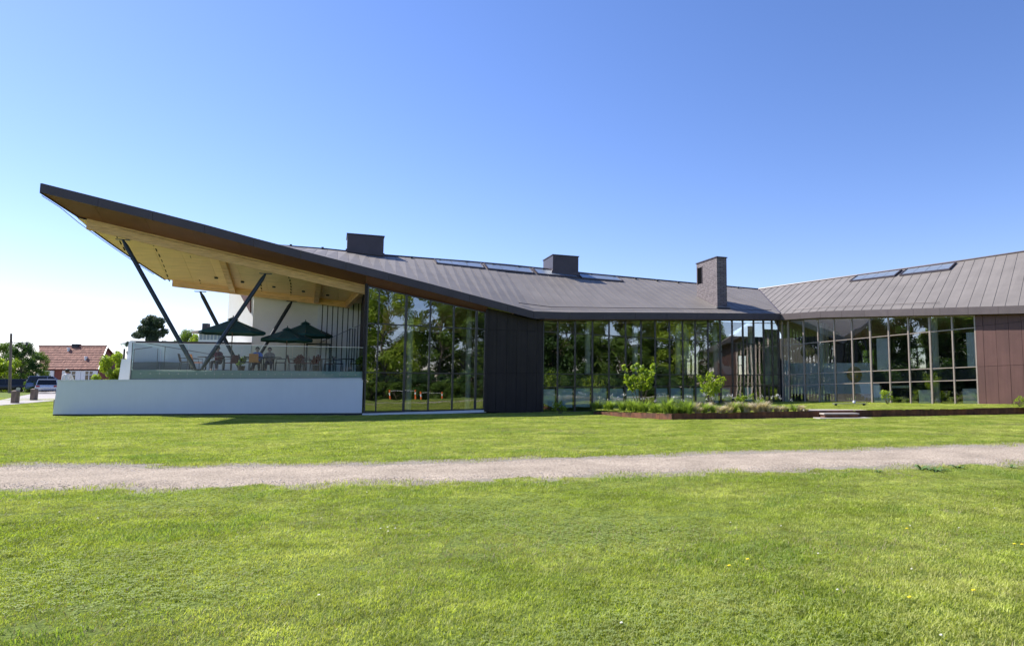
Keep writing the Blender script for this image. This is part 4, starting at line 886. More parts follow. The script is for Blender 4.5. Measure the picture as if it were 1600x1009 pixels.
mb = MB(); mb.obox((bq.x, 39), ang, .95, .2, gz2(bq.x, 39)+.12, gz2(bq.x, 39)+.16); obj('seat', mb, M['lead'], bn)
for k in (-.8, .8): mb = MB(); mb.obox((bq.x+k, 39), ang, .02, .15, gz2(bq.x, 39)-.02, gz2(bq.x, 39)+.118); obj('leg', mb, M['steel'], bn)
mb = MB(); zb_ = gz2(bq.x, 39)+.162; mb.lathe((bq.x+.25, 39, zb_), [(.05, 0), (.09, .06), (.07, .12), (.08, .15)], 12); o = obj('white_bowl', mb, M['render'], None, org=(bq.x+.25, 39, zb_)); tag(o, 'small white bowl standing on the low grey bench', 'bowl')
# ------------------------------------------------------------------ plants of the bed
def youngtree(px_, py, Y, h, wid, label, seed, nl, size=.1, m='leaf_lime'):
    p = atY(px_, py, Y); z = gz2(p.x, Y); th = thing('young_tree', label, 'tree', (p.x, Y, z)); r_ = random.Random(seed); st_ = MB(); cs, rs = [], []
    for k in range(9):
        a = 2*math.pi*k/9+r_.random(); rr = wid*(.25+.75*r_.random()); top_ = h*(.62+.38*r_.random())*(1-.18*rr/wid)
        e = Vector((p.x+rr*math.cos(a), Y+rr*math.sin(a)*.8, z+top_)); m1_ = Vector((p.x+rr*.45*math.cos(a), Y+rr*.45*math.sin(a), z+h*.3)); b0 = Vector((p.x+.02*math.cos(a), Y+.02*math.sin(a), z-.02))
        st_.tube([b0, m1_, e], [.02, .013, .005], 5)
        for j in range(7): f = .25+.75*j/6; q_ = m1_+(e-m1_)*f; cs.append(q_+Vector((r_.uniform(-.1,.1), r_.uniform(-.1,.1), r_.uniform(-.05,.1)))); rs.append(.11+.05*r_.random())
    obj('stems', st_, M['trunk'], th); V, F, T = leafcloud([tuple(c) for c in cs], rs, nl, size, seed, 1.); V -= np.array([p.x, Y, z]); link('crown', fastmesh('crown', V, F, M[m], {'tint': T}), th)
youngtree(1000, 630, 35.5, 2.85, .95, 'taller young tree with bright lime green leaves in the planting bed', 4, 1150, .13)
youngtree(1111, 630, 36.5, 2.05, .95, 'shorter bushy young tree with lime green leaves in the planting bed', 5, 900, .11)
def shrub(px_, Y, h, w, label, seed, m='leaf_lime', n=260, size=.09):
    p = atY(px_, 620, Y); z = gz2(p.x, Y) if inpoly(p.x, Y, poly2) else gz(p.x, Y); th = thing('shrub', label, 'shrub', (p.x, Y, z)); r_ = random.Random(seed)
    cs = [(r_.uniform(-w, w), r_.uniform(-w, w)*.6, h*(.35+.6*r_.random())) for _ in range(9)]; V, F, T = leafcloud(cs, [.12+.1*r_.random() for _ in cs], n, size, seed, 1.)
    st_ = MB(); [st_.tube([(p.x, Y, z-.02), (p.x+c[0], Y+c[1], z+c[2])], [.012, .005], 4) for c in cs]; obj('stems', st_, M['trunk'], th); link('foliage', fastmesh('foliage', V, F, M[m], {'tint': T}), th)
shrub(877, 40.2, .62, .42, 'small lime green shrub on the lawn edge in front of the long glass front', 11)
shrub(1164, 36.2, .85, .4, 'small lime green shrub at the right of the planting bed', 12)
shrub(1386, 41, .85, .3, 'small pale green shrub in front of the right wing, beside the steps', 13)
shrub(1593, 35, .45, .3, 'small shrub at the foot of the brown copper cladding', 14, n=120)
# ornamental grasses: shared clump meshes
def clump(n, h, spread, seed, m, fl=0):
    r_ = np.random.default_rng(seed); V, F, T = [], [], []
    for i in range(n):
        a = r_.random()*6.283; o = r_.random()*spread*.35; dx, dy = math.cos(a), math.sin(a); hh = h*(.6+.5*r_.random()); out = spread*(.4+.7*r_.random()); w = .009+.008*r_.random(); s = (-dy*w, dx*w)
        b = len(V); P = [(dx*(o+out*k*k), dy*(o+out*k*k), hh*(k-.28*k*k)) for k in (0, .5, 1)]
        V += [(P[0][0]-s[0], P[0][1]-s[1], 0), (P[0][0]+s[0], P[0][1]+s[1], 0), (P[1][0]+s[0], P[1][1]+s[1], P[1][2]), (P[1][0]-s[0], P[1][1]-s[1], P[1][2])]
        V += [(P[2][0]+s[0]*.2, P[2][1]+s[1]*.2, P[2][2]), (P[2][0]-s[0]*.2, P[2][1]-s[1]*.2, P[2][2])]; F += [(b, b+1, b+2, b+3), (b+3, b+2, b+4, b+5)]; T += [r_.random()]*6
    return fastmesh('grass_clump', V, F, m, {'tint': T})
M['tan'] = leafmat('pink_tan_grass', (.36,.28,.22), (.7,.6,.52), .3); M['fresh'] = leafmat('fresh_green_blades', (.12,.2,.03), (.36,.44,.1), .45); M['pale'] = leafmat('pale_flower', (.55,.55,.62), (.75,.72,.78), .2)
cl = {('g', k): clump(150, .85, .42, 20+k, M['fresh']) for k in range(3)}; cl.update({('t', k): clump(170, .7, .45, 30+k, M['tan']) for k in range(3)})
rp = random.Random(9); k = 0
bedpts = []
for px_ in np.arange(930, 1262, 5.2):
    dep = (px_-930)/130 if px_ < 1055 else 1
    for row in range(2 if rp.random() < .6 else 1):
        bedpts.append((px_+rp.uniform(-3, 3), row))
for px_, row in bedpts:
    yb = float(np.interp(px_, [930, 1050, 1260], [38.6, 31.9, 32.6])); Y = yb+.25+row*1.1+rp.uniform(-.2, .2)+(.3 if row else 0); p = atY(px_, 640, Y)
    if not inpoly(p.x, Y, poly2) or rp.random() < .25: continue
    kind = 'g' if rp.random() > np.interp(px_, [930, 1060, 1130, 1260], [0, .1, .75, .6]) else 't'
    o = bpy.data.objects.new('ornamental_grass', cl[(kind, k % 3)]); C.objects.link(o); o.location = (p.x, Y, gz2(p.x, Y)-.01); o.rotation_euler = (0, 0, rp.random()*6.28); s = rp.uniform(.55, 1.1)*(1 if px_ < 1200 else .7); o.scale = (s, s, s*rp.uniform(.75, 1.1)); k += 1
    tag(o, 'bright green tuft of long grass in the planting bed by the rusty edging' if kind == 'g' else 'pinkish tan tuft of dry feathery grass in the planting bed', 'grass tuft', 'green grass tufts in the bed' if kind == 'g' else 'pink tan grass tufts in the bed')
V, F, T = leafcloud([(atY(a, 640, 36+rp.uniform(-2, 2)).x, 35+rp.uniform(-2.2, 3), .85+rp.random()*.35) for a in np.arange(940, 1230, 9)], [.12]*33, 420, .045, 3); 
tag(link('bed_flowers', fastmesh('bed_flowers', V, F, M['pale'], {'tint': T})), 'tiny pale flower heads floating above the planting bed', 'flowers', kind='stuff')
mb = MB(); 
for i in range(140):
    q_ = V[rng.integers(len(V))]; mb.tube([(q_[0]+.02, q_[1], .3), tuple(q_)], .003, 3, False)
tag(obj('flower_stems', mb, M['leaf'], kind='stuff'), 'thin green stems under the pale flower heads', 'stems')

# ------------------------------------------------------------------ trees
def treemesh(h, cr, cb, seed, nclump, nleaf, size, shape='round', trunk_r=.22):
    r_ = random.Random(seed); tr = MB(); top_ = h*.88; bend = [Vector((0,0,-.1))]+[Vector((r_.uniform(-.25,.25)*i*.5, r_.uniform(-.25,.25)*i*.5, h*.88*i/4)) for i in range(1, 5)]
    tr.tube(bend, [trunk_r, trunk_r*.8, trunk_r*.6, trunk_r*.35, trunk_r*.1], 8); cs, rs = [], []
    for k in range(nclump):
        f = (k+.5)/nclump; zc = cb+(h-cb)*f; a = k*2.4+r_.random()
        if shape == 'round': env = cr*math.sqrt(max(.05, 1-(2*f-.85)**2/1.35))
        elif shape == 'cone': env = cr*(1.05-f)
        else: env = cr*(.55+.5*math.sin(f*3.1))
        rr = env*(.35+.65*math.sqrt(r_.random())); e = Vector((rr*math.cos(a), rr*math.sin(a), zc-r_.random()*.3)); zb = max(h*.18, zc-rr*.7-.3); kk = min(.99, zb/top_)*4; i0 = min(3, int(kk)); b0 = bend[i0].lerp(bend[i0+1], kk-i0)
        tr.tube([b0, b0.lerp(e, .55)+Vector((0,0,-.05*rr)), e], [trunk_r*.3, trunk_r*.18, .02], 5); cs.append(tuple(e)); rs.append(cr*(.2+.16*r_.random()))
    V, F, T = leafcloud(cs, rs, nleaf, size, seed, .75); return tr, V, F, T
TP = {}
def proto(kind, *a, leaf='leaf', **k):
    tr, V, F, T = treemesh(*a, **k); me = bpy.data.meshes.new('trunk'); me.from_pydata(tr.v, [], tr.f); me.materials.append(M['trunk']); TP[kind] = (me, fastmesh('crown', V, F, M[leaf], {'tint': T}))
proto('oak', 14, 5, 2.6, 1, 46, 16000, .26); proto('lime', 15, 4.2, 2.0, 2, 44, 15000, .24, leaf='leaf_lime'); proto('dark', 13, 4.6, 1.4, 3, 44, 16000, .26, leaf='leaf_dark')
proto('bush', 3.2, 2.0, .3, 5, 24, 6500, .15, trunk_r=.07); proto('limebush', 2.6, 1.7, .2, 6, 20, 5000, .15, leaf='leaf_lime', trunk_r=.06); proto('thin', 14, 3.2, 4.5, 7, 26, 5200, .24); proto('darkbush', 3.4, 2.2, .2, 8, 26, 7500, .16, leaf='leaf_dark', trunk_r=.07)
def place(kind, x, y, sc_, label, group=None, name='deciduous_tree', cat='tree', rot=None, z=None, sz=None):
    th = thing(name, label, cat, (x, y, gz(x, y)-.03 if z is None else z), group); th.rotation_euler = (0, 0, random.random()*6.28 if rot is None else rot); th.scale = (sc_, sc_, sz or sc_)
    link('trunk', TP[kind][0], th); link('crown', TP[kind][1], th); return th
# pine beyond the parapet
def pine(px_, Y, ytop, ybase, wpx, label):
    p = atY(px_, 560, Y); zt = atY(px_, ytop, Y).z; zb = gz(p.x, Y); h = zt-zb; r_ = random.Random(3); tr = MB(); tr.tube([(p.x, Y, zb), (p.x+.3, Y, zb+h*.5), (p.x+.1, Y, zt-.3)], [.3, .2, .05], 8); cs, rs = [], []
    R0 = wpx*Y/FPX/2
    for k in range(60):
        f = r_.random(); zc = zb+h*(.3+.66*f); rr = R0*(1.15-f*1.0)*(.25+.85*r_.random()); a = r_.random()*6.28; e = Vector((p.x+rr*math.cos(a), Y+rr*math.sin(a), zc+.25*rr*.3)); tr.tube([(p.x+.15, Y, zc-.4-.2*rr), e], [.07, .02], 5); cs.append(tuple(e-Vector((p.x, Y, zb)))); rs.append(.5+.35*r_.random())
    th = thing('pine_tree', label, 'tree', (p.x, Y, zb)); obj('trunk', tr, M['trunk'], th); V, F, T = leafcloud(cs, rs, 24000, .17, 4, .6); link('crown', fastmesh('crown', V, F, M['needle'], {'tint': T}), th)
pine(238, 90, 489, 545, 78, 'dark spreading pine tree rising behind the white parapet')
def bgtree(kind, px_, Y, ytop, label, name='deciduous_tree', cat='tree', fw=1., base=None, **k):
    hh = {'oak': 14, 'lime': 15, 'dark': 13, 'bush': 3.2, 'limebush': 2.6, 'thin': 14, 'darkbush': 3.4}[kind]; p = atY(px_, 560, Y); z = gz(p.x, Y); s = (atY(px_, ytop, Y).z-z)/hh*.97; place(kind, p.x, Y, s*fw, label, name=name, cat=cat, sz=s, **k)
bgtree('dark', 34, 84, 533, 'dark green tree behind the wooden utility pole, left of the tiled house', fw=.95)
bgtree('oak', 4, 86, 535, 'mid green tree at the left edge of the picture behind the dark car')
bgtree('oak', 58, 90, 549, 'rounded dark bushy tree touching the left gable of the tiled house', fw=.8)
bgtree('limebush', 6, 80, 560, 'yellow green bush right at the left edge above the dark car', name='shrub', cat='shrub', fw=.8)
bgtree('bush', 55, 76, 592, 'low light green hedge bush between the two parked cars', name='shrub', cat='shrub')
bgtree('limebush', 180, 98, 550, 'yellow green tree between the tiled house and the street lamp', name='shrub', cat='shrub', fw=.6)
bgtree('limebush', 192, 97, 575, 'low round green bush beneath the street lamp', name='shrub', cat='shrub')
bgtree('oak', 290, 96, 515, 'mid green tree behind the parapet right of the pine', fw=.6)
bgtree('lime', 303, 93, 521, 'light green tree behind the parapet beside the white neighbouring building', fw=.6)
bgtree('limebush', 130, 70, 594, 'low orange green hedge bush in front of the tiled house', name='shrub', cat='shrub')
# trees behind the rear windows
for px_, Y in ((1080, 76), (1110, 78), (1345, 80), (1400, 74)):
    p = atY(px_, 560, Y); place('lime' if px_ < 1100 else 'oak', p.x, Y, .62, {1080: 'sunlit tree seen straight through the long wing between its mullions', 1110: 'tree behind the long wing right of the see-through window', 1345: 'tree behind the right wing seen through its rear window', 1400: 'tree behind the right wing farther right'}[px_])
# trees behind the camera which the glass fronts mirror
def mir(pl, v, P): P = Vector(P); n = pl.b; k = (P-pl.O).dot(n)-v; q = P-n*2*k; return q
tl = [('lime', 600, 104, 1.3, 'tall sunlit tree mirrored in the glass beside the terrace'), ('oak', 566, 112, 1.2, 'broad tree mirrored at the left of the glass beside the terrace'), ('dark', 640, 124, .95, 'dark tree mirrored behind the thin one'),
      ('thin', 688, 108, 1.45, 'thin tree with a bare trunk mirrored in the middle of the glass by the terrace'), ('oak', 728, 116, 1.25, 'leafy tree mirrored at the right of the glass by the terrace'), ('lime', 757, 122, 1.3, 'tall pale tree mirrored beside the dark cladding'),
      ('dark', 800, 120, 1.4, 'dark tree across the lawn facing the dark cladding'), ('dark', 862, 122, 1.4, 'dark dense tree mirrored at the left of the long glass front'), ('oak', 893, 132, 1.3, 'broad green tree mirrored in the long glass front'),
      ('oak', 972, 128, 1.3, 'broad green tree mirrored behind the taller young tree'), ('dark', 1008, 136, 1.4, 'dark dense tree mirrored in the middle of the long glass front'), ('lime', 1046, 130, 1.2, 'sunlit tree mirrored just left of the chimney line'), ('oak', 1090, 140, 1.3, 'broad tree at the far right across the lawn'),
      ('dark', 930, 150, 1.0, 'distant dark tree filling the gap in the mirrored row'), ('oak', 840, 145, 1.3, 'distant broad tree at the back of the mirrored row')]
for i, (kd, px_, Yv, s, lb) in enumerate(tl):
    q = mir(A, .6, atY(px_, 603, Yv)); place(kd, q.x, q.y, s, lb, 'trees across the lawn behind the camera')
hb = [(px_, Yv) for px_, Yv in zip(range(575, 1100, 24), [99, 103, 100, 104, 101]*6)]
for i, (px_, Yv) in enumerate(hb):
    Yv += max(0, px_-720)*.07; q = mir(A, .6, atY(px_, 603, Yv)); place(('bush', 'darkbush', 'bush')[i % 3], q.x, q.y, 1.25+.3*math.sin(i*2.1), 'rounded bush of the hedge across the lawn behind the camera', 'hedge bushes across the lawn', name='shrub', cat='shrub')
for i, (x, y, kd) in enumerate([(-72, 8, 'oak'), (-80, 20, 'dark'), (-70, 33, 'oak'), (-84, 44, 'dark'), (-66, -6, 'dark'), (-76, -18, 'oak'), (-92, 30, 'lime'), (-88, 5, 'lime')]):
    place(kd, x, y, 1.0+.1*(i % 3), 'tree of the row beyond the left edge, mirrored in the right wing', 'trees left of the picture')
for i, (px_, Yv, kd, s) in enumerate([(1225, 118, 'dark', 1.0), (1262, 124, 'dark', .9), (1298, 120, 'dark', 1.0), (1330, 126, 'dark', .95), (1362, 122, 'dark', 1.1), (1398, 128, 'dark', .95), (1425, 120, 'dark', 1.15), (1462, 126, 'dark', .95), (1488, 119, 'dark', 1.1), (1522, 124, 'oak', 1.05), (1552, 121, 'dark', 1.0)]):  # unseen dark trees added to block bright sky in the right wing's reflection
    q = mir(K, .5, atY(px_, 603, Yv)); place(kd, q.x, q.y, s, 'tree of the row beyond the left edge, mirrored in the right wing', 'trees left of the picture')
for i, px_ in enumerate(range(1225, 1545, 15)):  # out-of-view bushes added to thicken the dark mass mirrored in the glass
    q = mir(K, .5, atY(px_, 603, 112+3*math.sin(i*2.3))); place('darkbush', q.x, q.y, 1.5+.3*math.sin(i*1.7), 'rounded bush of the hedge beyond the left edge, mirrored in the right wing', 'hedge bushes left of the picture', name='shrub', cat='shrub')
# white van and orange barrier mirrored in the glass
M['orangep'] = mat('orange_plastic', (.8,.16,.03), .5); M['whitep'] = mat('white_paint', (.78,.78,.78), .4)
bar = None
for j, (pa, pb) in enumerate((((611, 632), (647.5, 638)), ((657, 630), (690, 630)))):
    pts = [mir(A, .6, atY(*p, 84+j*6)) for p in (pa, pb)]
    for p in pts: p.z = gz(p.x, p.y)
    th = thing('barrier', ('nearer orange and white post and rail barrier, mirrored in the glass by the terrace', 'second orange and white barrier farther back, mirrored in the glass by the terrace')[j], 'barrier', tuple(pts[0]), 'orange barriers')
    for p in pts:
        mb = MB(); mb.lathe(p, [(.12, 0), (.1, .45)], 10); obj('orange_post', mb, M['orangep'], th); mb = MB(); mb.lathe(p, [(.1, .702), (.1, 1.0)], 10); obj('orange_post', mb, M['orangep'], th); mb = MB(); mb.lathe(p, [(.1, .452), (.1, .7)], 10); obj('white_band', mb, M['whitep'], th)
    mb = MB(); mb.tube([pts[0]+Vector((0,0,.85)), pts[1]+Vector((0,0,.85))], .03, 6); obj('rail', mb, M['lead'], th)

# ------------------------------------------------------------------ vehicles
def car(label, loc, rot, paint, L=4.4, H=1.45, estate=True, W=1.78, van=False, z=None):
    th = thing('parked_car' if not van else 'parked_van', label, 'car' if not van else 'van', loc); c, s = math.cos(rot), math.sin(rot); X = Vector(loc)
    def T(a, b, zz): return (X.x+a*c-b*s, X.y+a*s+b*c, X.z+zz)
    def loft(secs, m, name, par, bev=.03, close=True):
        mb = MB(); n = len(secs[0])
        for k in range(len(secs)-1): pass
        vs = [T(*p) for sc2 in secs for p in sc2]; fs = []
        for k in range(len(secs)-1): fs += [(k*n+i, k*n+(i+1) % n, (k+1)*n+(i+1) % n, (k+1)*n+i) for i in range(n)]
        fs += [tuple(range(n))[::-1], tuple((len(secs)-1)*n+i for i in range(n))]; mb.add(vs, fs); return obj(name, mb, m, par, smooth=True, bevel=bev)
    h = L/2; w = W/2; belt = H*.6
    prof = [(-h, .45, .62), (-h+.08, .3, belt), (-h+.5, .24, belt+.02), (0, .22, belt), (h-1.1, .22, belt-.02), (h-.35, .26, belt-.12), (h-.03, .36, .66)] if not van else [(-h, .4, 1.1), (-h+.05, .25, 1.2), (0, .22, 1.2), (h-.9, .22, 1.15), (h-.1, .3, 1.0), (h, .4, .8)]
    secs = [[(x, -w*.97, zb+.05), (x, -w, (zb+zt)/2), (x, -w*.93, zt), (x, w*.93, zt), (x, w, (zb+zt)/2), (x, w*.97, zb+.05), (x, w*.85, zb), (x, -w*.85, zb)] for x, zb, zt in prof]; body = loft(secs, paint, 'body', th)
    z0 = (belt if not van else 1.16); cp = [(-h+.1, 0), (-h+.28 if estate else -h+.65, 1), (h-2.05, 1), (h-1.25, 0)] if not van else [(-h+.02, 0), (-h+.05, 1), (h-1.5, 1), (h-.7, 0)]
    cab = [[(x, -w*(.9 if k == 0 else .78), z0+(H-z0-.04)*k), (x, w*(.9 if k == 0 else .78), z0+(H-z0-.04)*k)] for x, k in cp]
    mb = MB(); q = lambda p: T(*p); mb.add([q(cab[0][0]), q(cab[0][1]), q(cab[3][1]), q(cab[3][0]), q(cab[1][0]), q(cab[1][1]), q(cab[2][1]), q(cab[2][0])], [(0,1,5,4), (1,2,6,5), (2,3,7,6), (3,0,4,7), (4,5,6,7), (3,2,1,0)])
    obj('cabin_glass' if not van else 'cargo_body', mb, mat('tinted_glass', (.015,.017,.022), .25, 0, .4) if not van else paint, th, bevel=.03)
    if not van:
        mb = MB(); mb.hexa([T(cp[1][0]-.04, -w*.79, H-.05), T(cp[2][0]+.04, -w*.79, H-.05), T(cp[2][0]+.04, w*.79, H-.05), T(cp[1][0]-.04, w*.79, H-.05)], [T(cp[1][0]+.03, -w*.72, H), T(cp[2][0]-.03, -w*.72, H), T(cp[2][0]-.03, w*.72, H), T(cp[1][0]+.03, w*.72, H)]); obj('roof', mb, paint, th, bevel=.015)
        for sd in (-1, 1):
            for x0, x1, k0, k1 in ((cp[0][0], cp[1][0], 0, 1), (cp[2][0], cp[3][0], 1, 0), (-.35, -.32, 0, 1)):
                f = lambda x, k: T(x, sd*w*((.905 if k == 0 else .79)), z0+(H-z0-.05)*k); mb = MB(); mb.tube([f(x0, k0), f(x1, k1)], .028, 5); obj('pillar', mb, paint, th)
    for a in (-h+.82, h-.85):
        for sd in (-1, 1):
            ce = Vector(T(a, sd*(w-.1), .32)); ax = Vector(T(a, sd*(w+.015), .32)); ay = (ax-ce); mb = MB(); mb.tube([ce-ay*.8, ax], .32, 20); wh = obj('wheel', mb, mat('tyre', (.02,.02,.02), .8), th, smooth=True); mb = MB(); mb.tube([ax, ax+ay*.1], .2, 16); obj('rim', mb, M['chrome'], wh)
    for sd in (-1, 1):
        mb = MB(); mb.hexa([T(-h-.005, sd*w*.6, .78), T(-h-.005, sd*w*.93, .78), T(-h-.005, sd*w*.93, .62), T(-h-.005, sd*w*.6, .62)], [T(-h+.1, sd*w*.6, .8), T(-h+.1, sd*w*.95, .8), T(-h+.1, sd*w*.95, .62), T(-h+.1, sd*w*.6, .62)]); obj('tail_light', mb, mat('red_lens', (.4,.02,.02), .3), th)
        mb = MB(); mb.hexa([T(h-.2, sd*w*.6, .72), T(h-.2, sd*w*.93, .72), T(h-.2, sd*w*.93, .58), T(h-.2, sd*w*.6, .58)], [T(h+.01, sd*w*.6, .68), T(h+.01, sd*w*.85, .68), T(h+.01, sd*w*.85, .58), T(h+.01, sd*w*.6, .58)]); obj('headlight', mb, mat('clear_lens', (.6,.6,.6), .2), th)
    mb = MB(); mb.hexa([T(-h-.012, -.26, .5), T(-h-.012, .26, .5), T(-h-.012, .26, .61), T(-h-.012, -.26, .61)], [T(-h+.02, -.26, .5), T(-h+.02, .26, .5), T(-h+.02, .26, .61), T(-h+.02, -.26, .61)]); obj('number_plate', mb, M['whitep'], th)
P_ = lambda n, c: mat(n, c, .22, .3, .6)
def oncar(px_, Y): p = atY(px_, 603, Y); return (p.x, Y, gz(p.x, Y)+.03)
car('black estate car parked at the left edge of the picture', oncar(3, 77), math.pi*1.2, P_('black_paint', (.02,.02,.03)), L=4.6)
car('small white hatchback seen from behind, nearest the terrace wall', oncar(74, 70), math.pi*.715, P_('white_car_paint', (.6,.63,.7)), L=3.7, H=1.4)
car('blue car parked behind the small white hatchback', oncar(80, 77), math.pi*.2, P_('blue_paint', (.08,.12,.24)), L=4.3, H=1.75)
q = mir(A, .6, atY(606, 603, 122)); car('white van parked across the lawn, mirrored in the glass by the terrace', (q.x, q.y, gz(q.x, q.y)), 2.2, P_('van_white', (.75,.75,.75)), L=5.2, H=2.3, van=True)
# car park sheet
pk = []; n0, n1 = onG(-80, 641), onG(95, 611)
for i in range(11):
    for j in range(13):
        a = n0+(n1-n0)*(i/10); f = Vector((a.x*1.45-8, 108, 0)); w_ = a+(f-a)*(j/12); pk.append((w_.x, w_.y, gz(w_.x, w_.y)+.035))
me = fastmesh('car_park', pk, [(i*13+j, (i+1)*13+j, (i+1)*13+j+1, i*13+j+1) for i in range(10) for j in range(12)], mat('pale_asphalt', (.36,.33,.31), .9, var=.12, vscale=.6, bump=.1)); tag(link('car_park', me), kind='structure')
# bollards
for px_, Y, lb in ((24, 47.5, 'square wooden bollard nearer the camera, left of the other one'), (53, 52.5, 'square wooden bollard nearer the white terrace wall')):
    p = atY(px_, 620, Y); z = gz(p.x, Y); th = thing('bollard', lb, 'bollard', (p.x, Y, z), 'wooden bollards by the car park'); mb = MB(); mb.box(p.x-.17, p.x+.17, Y-.17, Y+.17, z-.1, z+.84); obj('post', mb, M['wood'], th, bevel=.02); mb = MB(); mb.hexa([(p.x-.18,Y-.18,z+.842),(p.x+.18,Y-.18,z+.842),(p.x+.18,Y+.18,z+.842),(p.x-.18,Y+.18,z+.842)], [(p.x-.1,Y-.1,z+.92),(p.x+.1,Y-.1,z+.92),(p.x+.1,Y+.1,z+.92),(p.x-.1,Y+.1,z+.92)]); obj('top', mb, M['wood'], th)
# utility pole and street lamp
p = atY(19.5, 560, 72); z = gz(p.x, 72); th = thing('utility_pole', 'grey wooden utility pole with crossarm in front of the dark trees', 'pole', (p.x, 72, z)); zt = atY(20, 521, 72).z
mb = MB(); mb.tube([(p.x, 72, z-.1), (p.x-.35, 72, zt)], [.14, .1], 8); obj('pole', mb, M['wood'], th); za = atY(20, 535, 72).z
mb = MB(); mb.tube([(p.x-.6, 72, za), (p.x+1.6, 72, za)], .05, 6); obj('crossarm', mb, M['lead'], th); mb = MB(); mb.lathe((p.x+1.35, 72, za-.38), [(.05, 0), (.16, .2), (.04, .34)], 10); obj('lantern', mb, M['steel'], th)
p = atY(193.5, 560, 48); z = gz(p.x, 48); th = thing('street_lamp', 'park lamp with a wide flat shade over a glass cone, left of the terrace', 'street lamp', (p.x, 48, z)); zt = atY(193, 536.5, 48).z
mb = MB(); mb.tube([(p.x, 48, z), (p.x, 48, zt-.38)], .06, 8); obj('post', mb, M['steel'], th); mb = MB(); mb.lathe((p.x, 48, zt-.03), [(.3, 0), (.26, .05), (.02, .07)], 16); obj('shade', mb, M['steel'], th)
mb = MB(); mb.lathe((p.x, 48, zt-.38), [(.06, 0), (.26, .345)], 14); obj('glass_cone', mb, M['railglass'], th)
# tiled house
def onY(px_, py, Y): return atY(px_, py, Y)
HY = 104; a_, b_ = onY(62, 577.5, HY), onY(153, 577.5, HY); ra, rb = onY(58.5, 541, HY+3.6), onY(165, 541.5, HY+3.6); zg = gz(a_.x, HY); ze, zr_ = a_.z, ra.z
hs_ = thing('house', 'low brick house with a red tiled roof beyond the car park', 'house', ((a_.x+b_.x)/2, HY, zg)); xa, xb = a_.x+.3, b_.x-.1
M['redbrick'] = mat('red_brick', (.22,.07,.05), .9, var=.2, vscale=6, bump=.3); 
def tilemat():
    m = bpy.data.materials.new('red_roof_tile'); m.use_nodes = True; N = m.node_tree.nodes; L = m.node_tree.links; b = N['Principled BSDF']; b.inputs['Roughness'].default_value = .85
    geo = N.new('ShaderNodeNewGeometry'); vo = N.new('ShaderNodeTexVoronoi'); vo.inputs['Scale'].default_value = 1; mp = N.new('ShaderNodeMapping'); mp.inputs['Scale'].default_value = (3.6, 0.01, 4.5); L.new(geo.outputs['Position'], mp.inputs[0]); L.new(mp.outputs[0], vo.inputs['Vector']); vo.inputs['Randomness'].default_value = .25
    sp = N.new('ShaderNodeSeparateColor'); L.new(vo.outputs['Color'], sp.inputs[0]); r1 = N.new('ShaderNodeValToRGB'); r1.color_ramp.elements[0].color = (.17,.06,.042,1); r1.color_ramp.elements[1].color = (.34,.15,.105,1); L.new(sp.outputs[0], r1.inputs[0]); L.new(r1.outputs[0], b.inputs['Base Color'])
    bp = N.new('ShaderNodeBump'); bp.invert = True; bp.inputs['Distance'].default_value = .08; L.new(vo.outputs['Distance'], bp.inputs['Height']); L.new(bp.outputs[0], b.inputs['Normal']); return m
M['tile'] = tilemat()
mb = MB(); mb.box(xa, xb, HY+.35, HY+8.6, zg-.2, ze-.02); ym = HY+3.9; obj('wall', mb, M['redbrick'], hs_)
mb = MB(); 
for x0, x1 in ((xa+.01, xa+.26), (rb.x-.5, rb.x-.25)): mb.hexa([(x0, HY+.4, ze-.015), (x0, HY+8.5, ze-.015), (x0, ym, zr_-.15)], [(x1, HY+.4, ze-.015), (x1, HY+8.5, ze-.015), (x1, ym, zr_-.15)])
obj('gable', mb, M['redbrick'], hs_)
mb = MB(); mb.hexa([(xb+.01, HY+1.5, zg-.2), (rb.x-.2, HY+3.5, zg-.2), (rb.x-.2, HY+8.6, zg-.2), (xb+.01, HY+8.6, zg-.2)], [(xb+.01, HY+1.5, ze-.05), (rb.x-.2, HY+3.5, zr_-.3), (rb.x-.2, HY+8.6, ze-.05), (xb+.01, HY+8.6, ze-.05)]); obj('wall', mb, M['redbrick'], hs_)
rf = MB(); nr = 10
for k in range(nr):      # courses of tiles, each slightly proud of the next
    f0, f1 = k/nr, (k+1)/nr; y0, y1 = HY+(ym-HY)*f0, HY+(ym-HY)*f1; z0_, z1_ = ze+(zr_-ze)*f0, ze+(zr_-ze)*f1; L0, L1_ = a_.x+(ra.x-a_.x)*f0, a_.x+(ra.x-a_.x)*f1; R0_, R1_ = b_.x+(rb.x-b_.x)*f0, b_.x+(rb.x-b_.x)*f1
    rf.hexa([(L0, y0, z0_), (R0_, y0, z0_), (R1_, y1, z1_-.06), (L1_, y1, z1_-.06)], [(L0, y0, z0_+.12), (R0_, y0, z0_+.12), (R1_, y1, z1_+.05), (L1_, y1, z1_+.05)])
rf.hexa([(ra.x, ym, zr_-.05), (rb.x, ym, zr_-.05), (rb.x, HY+9, ze), (ra.x, HY+9, ze)], [(ra.x, ym, zr_+.05), (rb.x, ym, zr_+.05), (rb.x, HY+9, ze+.1), (ra.x, HY+9, ze+.1)])
rfo = obj('roof', rf, M['tile'], hs_); mb = MB(); mb.tube([(ra.x, ym, zr_+.06), (rb.x, ym, zr_+.06)], .13, 8); obj('ridge_tiles', mb, M['tile'], rfo)
cx_ = onY(120, 540, HY+4).x; mb = MB(); mb.box(cx_-.5, cx_+.5, ym-.3, ym+.4, zr_-.3, onY(120, 537.5, HY+4).z); obj('chimney', mb, M['plinth'], rfo)
